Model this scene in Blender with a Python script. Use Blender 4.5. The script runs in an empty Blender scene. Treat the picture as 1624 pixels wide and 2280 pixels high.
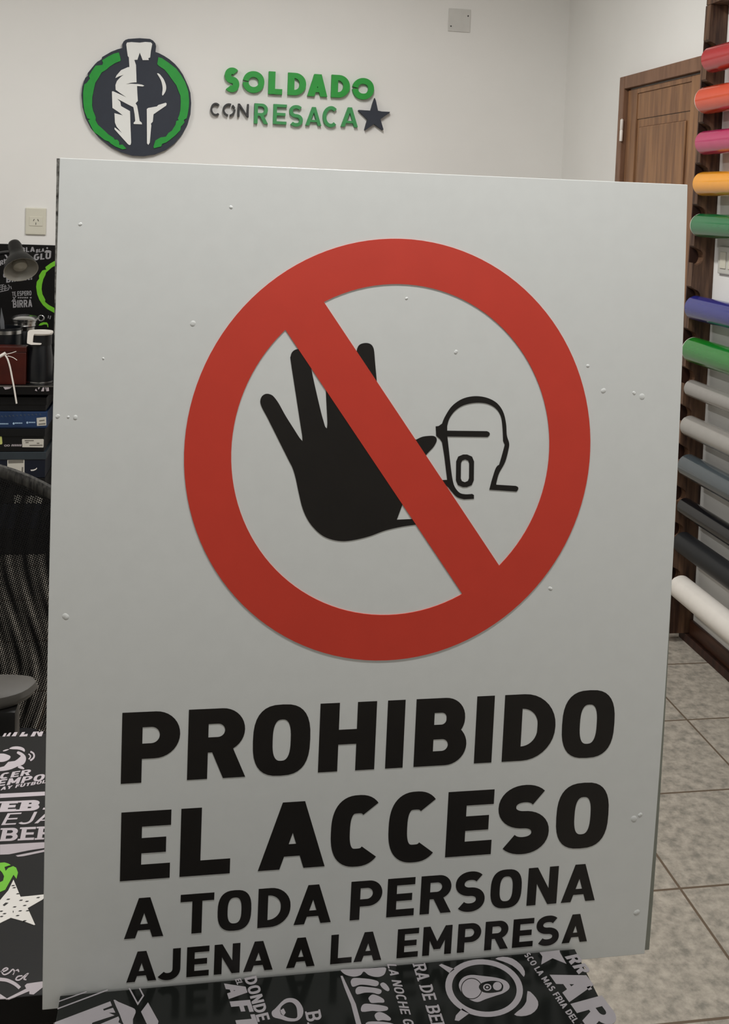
import bpy, bmesh, math, random
from mathutils import Vector, Matrix
from mathutils.geometry import tessellate_polygon
random.seed(4)
SC = bpy.context.scene
COL = SC.collection

# ------------------------------------------------------------------ camera
F_PX, CX, CY, EYE = 2250.0, 812.0, 573.12, 1.45
R = ((0.98554536, -0.16513028, 0.03784621),
     (0.02777205, -0.06289597, -0.99763361),
     (0.16711990, 0.98426424, -0.05740082))          # rows: camera right, down, forward in the room's axes
cam_d = bpy.data.cameras.new('camera')
cam = bpy.data.objects.new('camera', cam_d)
COL.objects.link(cam)
m = Matrix.Identity(4)
for i in range(3):
    m[i][0], m[i][1], m[i][2] = R[0][i], -R[1][i], -R[2][i]
m.translation = (0, 0, EYE)
cam.matrix_world = m
cam_d.sensor_fit = 'AUTO'
cam_d.sensor_width = 36
cam_d.lens = 36 * F_PX / 2280
cam_d.shift_y = -(1140 - CY) / 2280
cam_d.clip_start = 0.05
SC.camera = cam

# ------------------------------------------------------------------ light and exposure
SC.view_settings.view_transform = 'Standard'
SC.view_settings.look = 'None'
SC.view_settings.gamma = 1
SC.view_settings.use_curve_mapping = False
SC.view_settings.exposure = 0.0
w = bpy.data.worlds.new('world')
SC.world = w
w.use_nodes = True
w.node_tree.nodes['Background'].inputs[0].default_value = (0.5, 0.5, 0.5, 1)
w.node_tree.nodes['Background'].inputs[1].default_value = 0.2

def area(name, loc, sx, sy, watts, col=(1, .95, .88)):
    d = bpy.data.lights.new(name, 'AREA')
    d.shape = 'RECTANGLE'
    d.size, d.size_y, d.energy, d.color = sx, sy, watts, col
    o = bpy.data.objects.new(name, d)
    o.location = loc
    COL.objects.link(o)
    return o
area('front_tube_light', (0.14, 0.48, 2.74), 1.2, 0.10, 26.5, (1, .998, .982))
area('room_tube_light', (0.35, 2.75, 2.74), 0.12, 1.2, 38, (1, .997, .98))
area('side_tube_light', (-1.35, 2.75, 2.74), 0.12, 1.2, 25, (1, .997, .98))
rear = area('added_sheen_light', (0.6, -2.9, 2.30), 2.4, 0.14, 9, (1, .998, .985))  # added unseen light behind the camera, gives the sign's upper part a sheen
rear.rotation_euler = (math.radians(82), 0, 0)

# ------------------------------------------------------------------ helpers: picture pixel -> point of a known plane in the room
def ray(x, y):
    c = ((x - CX) / F_PX, (y - CY) / F_PX, 1)
    return Vector([sum(R[k][i] * c[k] for k in range(3)) for i in range(3)])

class Plane:
    """axis-aligned plane; u,v are the two in-plane axes, d the height above it towards the viewer's side"""
    def __init__(s, ax, val, side=-1):
        s.ax, s.val, s.side = 'XYZ'.index(ax), val, side
        s.iu, s.iv = {0: (1, 2), 1: (0, 2), 2: (0, 1)}[s.ax]
    def uv(s, x, y):
        d = ray(x, y)
        o = Vector((0, 0, EYE))
        p = o + d * ((s.val - o[s.ax]) / d[s.ax])
        return (p[s.iu], p[s.iv])
    def p3(s, u, v, d):
        p = [0, 0, 0]
        p[s.iu], p[s.iv], p[s.ax] = u, v, s.val + s.side * d
        return Vector(p)

def lin(c):
    return tuple((v / 255 / 12.92) if v <= 10 else ((v / 255 + .055) / 1.055) ** 2.4 for v in c)

MATS = {}
def mat(name, rgb, rough=.5, spec=.5, metal=0, vary=.06, scale=30, stretch=(1, 1, 1), bump=0, rgb2=None, coat=0):
    if name in MATS: return MATS[name]
    M = bpy.data.materials.new(name)
    M.use_nodes = True
    nt = M.node_tree
    b = nt.nodes['Principled BSDF']
    c1 = lin(rgb)
    c2 = lin(rgb2) if rgb2 else tuple(v * (1 - 2 * vary) for v in c1)
    tc = nt.nodes.new('ShaderNodeTexCoord')
    mp = nt.nodes.new('ShaderNodeMapping')
    mp.inputs['Scale'].default_value = stretch
    nz = nt.nodes.new('ShaderNodeTexNoise')
    nz.inputs['Scale'].default_value = scale
    nz.inputs['Detail'].default_value = 4
    mx = nt.nodes.new('ShaderNodeMix')
    mx.data_type = 'RGBA'
    mx.inputs[6].default_value = (*c1, 1)
    mx.inputs[7].default_value = (*c2, 1)
    cr = nt.nodes.new('ShaderNodeValToRGB')
    cr.color_ramp.elements[0].position = .35
    cr.color_ramp.elements[1].position = .65
    L = nt.links.new
    L(tc.outputs['Object'], mp.inputs[0]); L(mp.outputs[0], nz.inputs['Vector'])
    L(nz.outputs['Fac'], cr.inputs[0]); L(cr.outputs[0], mx.inputs[0]); L(mx.outputs[2], b.inputs['Base Color'])
    if bump:
        bp = nt.nodes.new('ShaderNodeBump')
        bp.inputs['Strength'].default_value = bump
        bp.inputs['Distance'].default_value = .002
        L(nz.outputs['Fac'], bp.inputs['Height']); L(bp.outputs[0], b.inputs['Normal'])
    b.inputs['Roughness'].default_value = rough
    b.inputs['Specular IOR Level'].default_value = spec
    b.inputs['Metallic'].default_value = metal
    b.inputs['Coat Weight'].default_value = coat
    b.inputs['Coat Roughness'].default_value = .08
    MATS[name] = M
    return M

def link(name, bm, mats, parent=None, smooth=False, recalc=True):
    if recalc: bmesh.ops.recalc_face_normals(bm, faces=bm.faces)
    me = bpy.data.meshes.new(name)
    bm.to_mesh(me); bm.free()
    for x in (mats if isinstance(mats, (list, tuple)) else [mats]): me.materials.append(x)
    if smooth:
        for p in me.polygons: p.use_smooth = True
        try: me.set_sharp_from_angle(angle=math.radians(40))
        except Exception: pass
    o = bpy.data.objects.new(name, me)
    COL.objects.link(o)
    if parent:
        o.parent = parent
        if not parent.parent:             # parts carry room coordinates themselves; only a thing's root has a place of its own
            o.matrix_parent_inverse = Matrix.Translation(parent.location).inverted()
    return o

def done(name, bm, m, parent):      # link a finished print and start the next one
    link(name, bm, m, parent)
    return bmesh.new()

def tag(o, label, cat, group=None):
    o['label'] = label; o['category'] = cat
    if group: o['group'] = group
    return o
def thing(name, loc, label, cat, group=None):
    o = bpy.data.objects.new(name, None)
    o.location = loc; o.empty_display_size = .05
    COL.objects.link(o)
    return tag(o, label, cat, group)
def struct(o): o['kind'] = 'structure'; return o

def box(bm, x0, x1, y0, y1, z0, z1, bev=0, mi=0):
    vs = [bm.verts.new((x, y, z)) for x in (x0, x1) for y in (y0, y1) for z in (z0, z1)]
    fs = [bm.faces.new([vs[i] for i in f]) for f in ((0, 1, 3, 2), (4, 6, 7, 5), (0, 4, 5, 1), (2, 3, 7, 6), (0, 2, 6, 4), (1, 5, 7, 3))]
    for f in fs: f.material_index = mi
    if bev:
        es = list({e for f in fs for e in f.edges})
        r = bmesh.ops.bevel(bm, geom=es, offset=bev, segments=2, affect='EDGES', profile=.6)
        for f in r['faces']: f.material_index = mi
def newbox(*a, **k):
    bm = bmesh.new(); box(bm, *a, **k); return bm

def prism(bm, to3, loops, d0, d1, mi=0):
    """solid between heights d0 and d1 from 2D loops (outer + holes); to3(u, v, d) gives the point"""
    loops = [[p for i, p in enumerate(l) if (Vector(p) - Vector(l[i - 1])).length > 1e-7] for l in loops]
    flat = [p for l in loops for p in l]
    tris = tessellate_polygon([[Vector((p[0], p[1], 0)) for p in l] for l in loops])
    a = [bm.verts.new(to3(p[0], p[1], d0)) for p in flat]
    b = [bm.verts.new(to3(p[0], p[1], d1)) for p in flat]
    for t in tris:
        for vs, o in ((a, t), (b, t[::-1])):
            try: bm.faces.new([vs[i] for i in o]).material_index = mi
            except ValueError: pass
    k = 0
    for l in loops:
        n = len(l)
        for i in range(n):
            j = (i + 1) % n
            try: bm.faces.new((a[k + i], a[k + j], b[k + j], b[k + i])).material_index = mi
            except ValueError: pass
        k += n

def lathe(bm, prof, org, ax, n=40, mi=0):
    ax = Vector(ax).normalized()
    t = ax.orthogonal().normalized(); s = ax.cross(t)
    org = Vector(org); rings = []
    for r, h in prof:
        if r < 1e-6: rings.append([bm.verts.new(org + ax * h)]); continue
        rings.append([bm.verts.new(org + ax * h + (t * math.cos(2 * math.pi * i / n) + s * math.sin(2 * math.pi * i / n)) * r) for i in range(n)])
    for a, b in zip(rings, rings[1:]):
        for i in range(n):
            j = (i + 1) % n
            if len(a) == 1 and len(b) == 1: continue
            f = [a[0], b[i], b[j]] if len(a) == 1 else [a[i], a[j], b[0]] if len(b) == 1 else [a[i], a[j], b[j], b[i]]
            bm.faces.new(f).material_index = mi
def newlathe(*a, **k):
    bm = bmesh.new(); lathe(bm, *a, **k); return bm

def tube(bm, pts, r, n=10, mi=0):
    pts = [Vector(p) for p in pts]
    rings = []; up = None
    for i, p in enumerate(pts):
        d = (pts[min(i + 1, len(pts) - 1)] - pts[max(i - 1, 0)]).normalized()
        if up is None: up = d.orthogonal().normalized()
        up = (up - d * up.dot(d)).normalized()
        s = d.cross(up)
        rr = r[i] if isinstance(r, (list, tuple)) else r
        rings.append([bm.verts.new(p + (up * math.cos(2 * math.pi * k / n) + s * math.sin(2 * math.pi * k / n)) * rr) for k in range(n)])
    for a, b in zip(rings, rings[1:]):
        for k in range(n): bm.faces.new((a[k], a[(k + 1) % n], b[(k + 1) % n], b[k])).material_index = mi
    bm.faces.new(rings[0][::-1]).material_index = mi; bm.faces.new(rings[-1]).material_index = mi

def smooth_path(pts, n=8):
    pts = [Vector(p) for p in pts]; out = []
    for i in range(len(pts) - 1):
        p0, p1, p2, p3 = pts[max(i - 1, 0)], pts[i], pts[i + 1], pts[min(i + 2, len(pts) - 1)]
        for k in range(n):
            t = k / n
            out.append(.5 * ((2 * p1) + (p2 - p0) * t + (2 * p0 - 5 * p1 + 4 * p2 - p3) * t * t + (3 * p1 - p0 - 3 * p2 + p3) * t ** 3))
    return out + [pts[-1]]
def smooth_loop(pts, n=4):
    L = [Vector(p) for p in pts]; k = len(L); out = []
    for i in range(k):
        p0, p1, p2, p3 = L[i - 1], L[i], L[(i + 1) % k], L[(i + 2) % k]
        for q in range(n):
            t = q / n
            v = .5 * ((2 * p1) + (p2 - p0) * t + (2 * p0 - 5 * p1 + 4 * p2 - p3) * t * t + (3 * p1 - p0 - 3 * p2 + p3) * t ** 3)
            out.append((v.x, v.y))
    return out

# ------------------------------------------------------------------ lettering: block capitals drawn as outlines, cap height 1
def sup(cx, cy, rx, ry, n=2.5, k=36, a0=0, a1=360):
    out = []; full = abs(a1 - a0) >= 359.9
    for i in range(k if full else k + 1):
        a = math.radians(a0 + (a1 - a0) * i / k)
        c, s = math.cos(a), math.sin(a)
        out.append((cx + rx * math.copysign(abs(c) ** (2 / n), c), cy + ry * math.copysign(abs(s) ** (2 / n), s)))
    return out
def thick(path, t):
    P = [Vector(p[:2]) for p in path]; lo, hi = [], []
    for i, p in enumerate(P):
        a = (p - P[i - 1]).normalized() if i else (P[1] - p).normalized()
        b = (P[i + 1] - p).normalized() if i < len(P) - 1 else a
        nn = Vector((-a.y - b.y, a.x + b.x))
        nn = nn.normalized() if nn.length > 1e-6 else Vector((-a.y, a.x))
        c = max(.45, nn.dot(Vector((-a.y, a.x))))
        tt = t[i] if isinstance(t, (list, tuple)) else t
        lo.append(tuple(p + nn * (tt / 2 / c))); hi.append(tuple(p - nn * (tt / 2 / c)))
    return [lo + hi[::-1]]
def rect(x0, y0, x1, y1): return [[(x0, y0), (x1, y0), (x1, y1), (x0, y1)]]
def dpath(x0, y0, x1, y1, r):       # rectangle with two round right corners
    r = min(r, (y1 - y0) / 2, x1 - x0); out = [(x0, y0)]
    out += [(x1 - r + r * math.sin(math.radians(a)), y0 + r - r * math.cos(math.radians(a))) for a in range(0, 91, 10)]
    out += [(x1 - r + r * math.cos(math.radians(a)), y1 - r + r * math.sin(math.radians(a))) for a in range(0, 91, 10)]
    return out + [(x0, y1)]
def dring(x0, y0, x1, y1, s, h, r): return [dpath(x0, y0, x1, y1, r), dpath(x0 + s, y0 + h, x1 - s, y1 - h, max(.02, r - s * .8))]

WID = dict(I=.25, M=.86, W=.95, N=.74, O=.78, D=.74, A=.82, H=.75, E=.62, F=.6, L=.58, T=.7, J=.56, C=.72, S=.68, R=.74, B=.74, P=.72, G=.76, U=.74, V=.78, Y=.76, X=.74, Z=.66, K=.74)
WID[' '] = .3; WID['!'] = .24; WID['.'] = .22
def glyph(c, w, s, rnd=2.5):
    h = s * .79; S = []
    if c == 'I': S.append(rect(0, 0, w, 1))
    elif c == '!': S += [rect((w - s) / 2, .3, (w + s) / 2, 1), [sup(w / 2, h * .55, s * .58, h * .58, 2, 16)]]
    elif c == '.': S.append(rect(0, 0, s, s))
    elif c in 'EFL':
        S.append(rect(0, 0, s, 1))
        if c != 'F': S.append(rect(s * .5, 0, w, h))
        if c != 'L': S += [rect(s * .5, 1 - h, w, 1), rect(s * .5, .5 - h / 2, w * .91, .5 + h / 2)]
    elif c == 'H': S += [rect(0, 0, s, 1), rect(w - s, 0, w, 1), rect(s * .5, .5 - h / 2, w - s * .5, .5 + h / 2)]
    elif c == 'T': S += [rect(0, 1 - h, w, 1), rect((w - s) / 2, 0, (w + s) / 2, 1)]
    elif c == 'N': S += [rect(0, 0, s, 1), rect(w - s, 0, w, 1), [[(0, 1), (s * 1.02, 1), (w, 0), (w - s * 1.02, 0)]]]
    elif c == 'M': S += [rect(0, 0, s * .95, 1), rect(w - s * .95, 0, w, 1), [[(0, 1), (s * .95, 1), (w / 2, .47), (w - s * .95, 1), (w, 1), (w / 2 + s * .45, .2), (w / 2 - s * .45, .2)]]]
    elif c == 'O': S.append([sup(w / 2, .5, w / 2, .515, rnd), sup(w / 2, .5, w / 2 - s, .515 - h, rnd)])
    elif c == 'D': S.append(dring(0, 0, w, 1, s, h, w * .62))
    elif c in 'PR':
        y0 = .36 if c == 'P' else .4
        S += [rect(0, 0, s, 1), dring(0, y0 - h * .1, w, 1, s, h, .33)]
        if c == 'R': S.append([[(w * .36, y0 + h * .5), (w * .36 + s * 1.1, y0 + h * .5), (w * 1.03, 0), (w * 1.03 - s * 1.12, 0)]])
    elif c == 'B': S += [dring(0, .5 - h / 2, w * .95, 1, s, h, .29), dring(0, 0, w, .5 + h / 2, s, h, .31)]
    elif c == 'A':
        t = s * 1.12; f = 1.08 * s; k = w / 2 - t / 2; yb = .19; y2 = yb + .82 * h
        xl = lambda y: f + k * y
        ys = min(.93, (w / 2 - f) / k)
        S.append([[(0, 0), (k, 1), (k + t, 1), (w, 0), (w - f, 0), (w - xl(yb), yb), (xl(yb), yb), (f, 0)],
                  [(xl(y2), y2), (w / 2, ys), (w - xl(y2), y2)]])
    elif c in 'VY':
        y0 = 0 if c == 'V' else .42
        S.append([[(0, 1), (s * 1.1, 1), (w / 2, y0 + s * 1.1), (w - s * 1.1, 1), (w, 1), (w / 2 + s * .55, y0), (w / 2 - s * .55, y0)]])
        if c == 'Y': S.append(rect((w - s) / 2, 0, (w + s) / 2, .5))
    elif c == 'X': S += [thick([(s * .55, 0), (w - s * .55, 1)], s), thick([(s * .55, 1), (w - s * .55, 0)], s)]
    elif c == 'K': S += [rect(0, 0, s, 1), thick([(s * .6, .42), (w - s * .5, 1)], s), thick([(w * .35, .58), (w - s * .5, 0)], s)]
    elif c == 'C': S.append(thick(sup(w / 2, .5, w / 2 - s / 2, .515 - h / 2, rnd, 40, 48, 312), s * .97))
    elif c == 'G': S += [thick(sup(w / 2, .5, w / 2 - s / 2, .515 - h / 2, rnd, 40, 48, 350), s * .97), rect(w * .52, .38, w, .38 + h * .9)]
    elif c == 'U': S.append(thick([(s / 2, 1)] + sup(w / 2, w / 2, w / 2 - s / 2, w / 2 - h / 2, 2.2, 20, 180, 360) + [(w - s / 2, 1)], s))
    elif c == 'J': S.append(thick(sup(w * .42, .34, w * .58 - s / 2, .355 - h / 2, 2.2, 16, 218, 360) + [(w - s / 2, 1)], s))
    elif c == 'S':
        ry = (1.03 - h) / 4; rx = w / 2 - s / 2
        S.append(thick(sup(w / 2, 1.015 - h / 2 - ry, rx, ry, 2.15, 22, 38, 262) + sup(w / 2, -.015 + h / 2 + ry, rx, ry, 2.15, 22, 82, -142), s * .95))
    return S

def text_shapes(txt, s, gap=.13, rnd=2.5, slab=False):
    x = 0; out = []
    for c in txt:
        wd = WID.get(c, .7)
        if c != ' ':
            for sh in glyph(c, wd, s, rnd):
                out.append([[(p[0] + x, p[1]) for p in l] for l in sh])
            if slab:
                b = s * .45
                for xa, xb in ({'E': [(-b, s + b)], 'R': [(-b, s + b), (wd - s - b * .4, wd + b)], 'B': [(-b, s)], 'D': [(-b, s)], 'A': [(-b, s + b), (wd - s - b, wd + b)]}.get(c, [])):
                    out.append(rect(x + xa, 0, x + xb, s * .55))
                    if c != 'A' and xa < 0: out.append(rect(x + xa, 1 - s * .55, x + xb, 1))
        x += wd + gap
    return out, x - gap
def put_text(bm, pl, txt, bl, br, up, d0=-.0003, d1=.0004, s=.22, mi=0, gap=.13, rnd=2.5, slab=False):
    """bl/br: start and end of the base line, up: base-to-cap step, all in picture pixels of that plane"""
    shapes, W = text_shapes(txt, s, gap, rnd, slab)
    a = Vector(pl.uv(*bl)); b = Vector(pl.uv(*br)); t = Vector(pl.uv(bl[0] + up[0], bl[1] + up[1]))
    U = (b - a) / W; V = t - a
    for k, sh in enumerate(shapes):
        prism(bm, pl.p3, [[tuple(a + U * p[0] + V * p[1]) for p in l] for l in sh], d0 - k * 2e-6, d1 + k % 7 * 1.2e-5, mi)
class Zoom:
    """coordinates read from an enlarged view of the picture"""
    def __init__(s, ox, oy, k): s.ox, s.oy, s.k = ox, oy, k
    def __call__(s, x, y): return (s.ox + x / s.k, s.oy + y / s.k)
def poly(bm, pl, z, loops, d0=-.0003, d1=.0004, mi=0, sm=0):
    if not isinstance(loops[0], list): loops = [list(loops)]
    L = [[pl.uv(*z(*p)) for p in l] for l in loops]
    if sm: L = [smooth_loop(l, sm) for l in L]
    prism(bm, pl.p3, L, d0, d1, mi)
def line(bm, pl, z, pts, wd, d0=-.0003, d1=.0004, mi=0, sm=4):
    P = [Vector(p) for p in pts]
    if sm and len(P) > 2: P = [Vector((v.x, v.y)) for v in smooth_path([(p.x, p.y, 0) for p in P], sm)]
    poly(bm, pl, z, [[tuple(p) for p in l] for l in thick(P, wd)], d0, d1, mi)
def ztext(bm, pl, z, txt, bl, br, up, **k):
    put_text(bm, pl, txt, z(*bl), z(*br), (up[0] / z.k, up[1] / z.k), **k)
def ell(cx, cy, rx, ry, n=28, rot=0):
    c, s = math.cos(math.radians(rot)), math.sin(math.radians(rot))
    return [(cx + rx * math.cos(a) * c - ry * math.sin(a) * s, cy + rx * math.cos(a) * s + ry * math.sin(a) * c) for a in (2 * math.pi * i / n for i in range(n))]

# ------------------------------------------------------------------ materials
M_WALL = mat('wall_paint', (230, 228, 224), .75, .3, vary=.015, scale=3, bump=.02)
M_CEIL = mat('ceiling_paint', (238, 236, 230), .8, .2, vary=.01)
M_SIGN = mat('white_vinyl', (226, 228, 226), .36, .5, vary=.01, scale=60, bump=.01)
M_EDGE = mat('mottled_board_edge', (176, 174, 168), .7, .3, rgb2=(70, 68, 64), scale=190, stretch=(1, 1, .8))
M_INK = mat('black_ink', (32, 29, 27), .42, .35, vary=.05)
M_RED = mat('red_ink', (214, 66, 50), .36, .5, vary=.02)
M_NAVY = mat('dark_slate_foam', (50, 54, 64), .6, .3, vary=.03)
M_CHAR = mat('charcoal_foam', (62, 62, 62), .6, .3, vary=.03)
M_GREEN = mat('green_foam', (38, 152, 56), .5, .35, vary=.04)
M_GREEN2 = mat('muted_green_foam', (62, 148, 84), .5, .35, vary=.04)
M_HELM = mat('white_foam', (232, 232, 228), .5, .3, vary=.01)
M_VINYL = mat('black_printed_vinyl', (17, 16, 16), .4, .22, vary=.05)
M_GLOSS = mat('glossy_black_print', (22, 24, 22), .17, .38, vary=.05)
M_WINK = mat('pale_print', (178, 169, 173), .45, .3, vary=.02)
M_WINK4 = mat('dim_print', (152, 147, 150), .4, .3, vary=.03)
M_WINK3 = mat('grey_print', (152, 150, 152), .45, .3, vary=.04)
M_WINK2 = mat('white_print', (222, 218, 212), .45, .3, vary=.02)
M_GINK = mat('lime_print', (112, 190, 46), .45, .3, vary=.05)
M_STEEL = mat('brushed_steel', (200, 200, 200), .22, .5, metal=1, vary=.04)
M_BLKP = mat('black_plastic', (18, 18, 20), .4, .4, vary=.04)
M_BLKS = mat('black_enamel', (14, 16, 20), .3, .5, vary=.03)
M_WHTP = mat('white_plastic', (232, 226, 218), .4, .4, vary=.02)
M_IVORY = mat('ivory_plate', (208, 204, 188), .4, .4, vary=.01)
M_DARKBOX = mat('dark_red_lacquer', (76, 24, 16), .3, .5, rgb2=(36, 12, 9), scale=6)
M_LAMP = mat('dark_grey_enamel', (24, 23, 21), .5, .25, vary=.03)
M_LAMPIN = mat('lamp_inner_white', (158, 155, 146), .35, .5, vary=.02)
M_CHAIR = mat('chair_black_plastic', (30, 29, 28), .45, .4, vary=.04)
M_ARM = mat('arm_pad_grey', (80, 77, 73), .55, .3, vary=.04)
M_WOOD = mat('rack_wood', (110, 82, 62), .5, .35, rgb2=(56, 36, 27), scale=16, stretch=(3.5, 3.5, .35), bump=.05)
M_WOODD = mat('dark_wood', (58, 34, 25), .6, .3, rgb2=(40, 24, 18), scale=16, stretch=(3, 3, .4))
M_DOOR = mat('door_wood', (148, 108, 74), .42, .4, rgb2=(116, 82, 58), scale=10, stretch=(3, 4, .35), bump=.03)
M_DOORF = mat('door_frame_wood', (130, 96, 74), .45, .4, rgb2=(112, 80, 60), scale=12, stretch=(3, 3, .5), bump=.03)
M_BASEB = mat('baseboard_brown', (84, 52, 36), .45, .4, rgb2=(58, 34, 24), scale=14, stretch=(4, .5, 4))

def floor_mat():
    M = bpy.data.materials.new('mottled_floor_tiles'); M.use_nodes = True
    nt = M.node_tree; b = nt.nodes['Principled BSDF']; N = nt.nodes.new; L = nt.links.new
    geo = N('ShaderNodeNewGeometry'); sep = N('ShaderNodeSeparateXYZ'); L(geo.outputs['Position'], sep.inputs[0])
    def math_(op, a, bb):
        n = N('ShaderNodeMath'); n.operation = op
        for i, v in enumerate((a, bb)):
            if isinstance(v, (int, float)): n.inputs[i].default_value = v
            else: L(v, n.inputs[i])
        return n.outputs[0]
    def grout(sock, off, per, wd):
        t = math_('FLOORED_MODULO', math_('SUBTRACT', sock, off - wd / 2), per)
        return math_('LESS_THAN', t, wd)
    g = math_('MAXIMUM', grout(sep.outputs[0], 1.068, .361, .006), grout(sep.outputs[1], 1.602, .3355, .006))
    nz = N('ShaderNodeTexNoise'); nz.inputs['Scale'].default_value = 36; nz.inputs['Detail'].default_value = 6; nz.inputs['Roughness'].default_value = .65
    L(geo.outputs['Position'], nz.inputs['Vector'])
    cr = N('ShaderNodeValToRGB'); L(nz.outputs['Fac'], cr.inputs[0])
    e = cr.color_ramp.elements
    e[0].position = .34; e[0].color = (*lin((124, 120, 111)), 1)
    e[1].position = .66; e[1].color = (*lin((174, 166, 154)), 1)
    k = e.new(.5); k.color = (*lin((154, 147, 136)), 1)
    mx = N('ShaderNodeMix'); mx.data_type = 'RGBA'
    L(g, mx.inputs[0]); L(cr.outputs[0], mx.inputs[6]); mx.inputs[7].default_value = (*lin((98, 84, 70)), 1)
    L(mx.outputs[2], b.inputs['Base Color'])
    b.inputs['Roughness'].default_value = .38
    return M
def mesh_fabric(name, k, sx=1.0):
    M = mat(name, (26, 25, 25), .7, .2)
    nt = M.node_tree; b = nt.nodes['Principled BSDF']; N = nt.nodes.new; L = nt.links.new
    tc = N('ShaderNodeTexCoord'); sep = N('ShaderNodeSeparateXYZ'); L(tc.outputs['Object'], sep.inputs[0])
    def m_(op, a, bb=0.0):
        n = N('ShaderNodeMath'); n.operation = op
        for i, v in enumerate((a, bb)):
            if isinstance(v, (int, float)): n.inputs[i].default_value = v
            else: L(v, n.inputs[i])
        return n.outputs[0]
    X = m_('ADD', m_('MULTIPLY', sep.outputs[0], sx), m_('MULTIPLY', m_('SINE', m_('MULTIPLY', sep.outputs[2], 11)), (sx - 1) * .035))
    u = m_('ADD', X, m_('MULTIPLY', sep.outputs[2], .55)); v = m_('SUBTRACT', sep.outputs[2], m_('MULTIPLY', X, .4))
    p = m_('MULTIPLY', m_('SINE', m_('MULTIPLY', u, k)), m_('SINE', m_('MULTIPLY', v, k)))
    hole = m_('GREATER_THAN', p, .22)
    tr = N('ShaderNodeBsdfTransparent'); ms = N('ShaderNodeMixShader')
    L(hole, ms.inputs[0]); L(b.outputs[0], ms.inputs[1]); L(tr.outputs[0], ms.inputs[2])
    L(ms.outputs[0], nt.nodes['Material Output'].inputs['Surface'])
    return M

# ------------------------------------------------------------------ the room
XW, YB, XL, YN, ZC = 1.70, 4.556, -3.4, -3.6, 2.80
struct(link('floor', newbox(XL - .1, XW + .1, YN - .1, YB + .1, -.1, 0), floor_mat()))
struct(link('ceiling', newbox(XL - .1, XW + .1, YN - .1, YB + .1, ZC, ZC + .1), M_CEIL))
struct(link('wall_back', newbox(XL - .1, XW + .1, YB, YB + .1, 0, ZC), M_WALL))
struct(link('wall_right', newbox(XW, XW + .1, YN, YB, 0, ZC), M_WALL))
struct(link('wall_left', newbox(XL - .1, XL, YN, YB, 0, ZC), M_WALL))
struct(link('wall_near', newbox(XL - .1, XW + .1, YN - .1, YN, 0, ZC), M_WALL))
struct(link('baseboard_right', newbox(XW - .012, XW, YN, 3.155, 0, .075, bev=.003), M_BASEB))

# ------------------------------------------------------------------ door on the right wall
dr = bpy.data.objects.new('door_1', None); dr.location = (XW, 3.5, 0); COL.objects.link(dr); struct(dr)
dr['label'] = 'brown panelled wooden door in the right wall beside the roll rack'; dr['category'] = 'door'
D0, D1, DT = 3.165, 3.872, 1.977
bm = bmesh.new()
box(bm, XW - .03, XW, D1 - .045, D1, 0, DT, bev=.003)
box(bm, XW - .03, XW, D0, D0 + .045, 0, DT, bev=.003)
box(bm, XW - .0295, XW, D0 + .045, D1 - .045, DT - .05, DT, bev=.003)
link('door_frame', bm, M_DOORF, dr)
lf = bmesh.new()
ya, yb_, zt = D0 + .05, D1 - .05, DT - .056
box(lf, XW - .013, XW - .002, ya, ya + .085, .02, zt, bev=.002)
box(lf, XW - .013, XW - .002, yb_ - .085, yb_, .02, zt, bev=.002)
box(lf, XW - .013, XW - .002, ya + .085, yb_ - .085, zt - .02, zt, bev=.002)
box(lf, XW - .009, XW - .002, ya + .085, yb_ - .085, zt - .12, zt - .02, bev=.002)
box(lf, XW - .013, XW - .002, ya + .085, yb_ - .085, .02, .2, bev=.002)
box(lf, XW - .013, XW - .002, ya + .085, yb_ - .085, .95, 1.08, bev=.002)
link('door_leaf', lf, M_DOOR, dr)
for za, zb in ((1.082, zt - .122), (.202, .948)):
    pm = bmesh.new()
    box(pm, XW - .006, XW - .001, ya + .088, yb_ - .088, za, zb)
    box(pm, XW - .0125, XW - .0055, ya + .112, yb_ - .112, za + .03, zb - .03, bev=.0055)
    link('door_panel', pm, M_DOOR, dr)
for z in (1.72, .3):
    h = newlathe([(0, -.002), (.006, 0), (.0065, .004), (.0065, .042), (.005, .044), (.0065, .046), (.0065, .084), (0, .09)], (XW - .032, D1 - .047, z), (0, 0, 1), n=14)
    link('hinge', h, M_WHTP, dr, True)['label'] = 'pale metal hinge'

# ------------------------------------------------------------------ fittings on the walls
WB = Plane('Y', YB)
t = thing('socket_plate', (-.677, YB, 1.30), 'ivory socket plate on the back wall at left, above the black printed panel', 'socket')
link('plate', newbox(-.7195, -.6335, YB - .009, YB, 1.243, 1.359, bev=.004), M_IVORY, t)
link('socket_insert', newbox(-.703, -.647, YB - .011, YB - .008, 1.281, 1.321, bev=.001), M_IVORY, t)
bm = bmesh.new()
for cx, cz, a in ((-.684, 1.306, -28), (-.666, 1.306, 28), (-.675, 1.291, 0)):
    c, s = math.cos(math.radians(a)), math.sin(math.radians(a))
    q = [(cx + x * c - y * s, cz + x * s + y * c) for x, y in ((-.0012, -.005), (.0012, -.005), (.0012, .005), (-.0012, .005))]
    prism(bm, WB.p3, [q], .0105, .0114)
link('slots', bm, M_INK, t)

t = thing('blank_cover_plate', (1.172, YB, 2.284), 'square blank grey cover plate high on the back wall, right of the green lettering', 'cover plate')
link('plate', newbox(1.120, 1.224, YB - .005, YB, 2.232, 2.336, bev=.002), mat('painted_plate', (206, 204, 199), .6, .3, vary=.03, scale=14), t)
for x, z in ((1.133, 2.255), (1.212, 2.306)):
    link('screw', newlathe([(0, 0), (.003, 0), (.003, .002), (0, .0025)], (x, YB - .005, z), (0, -1, 0), n=12), M_LAMP, t, True)

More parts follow.
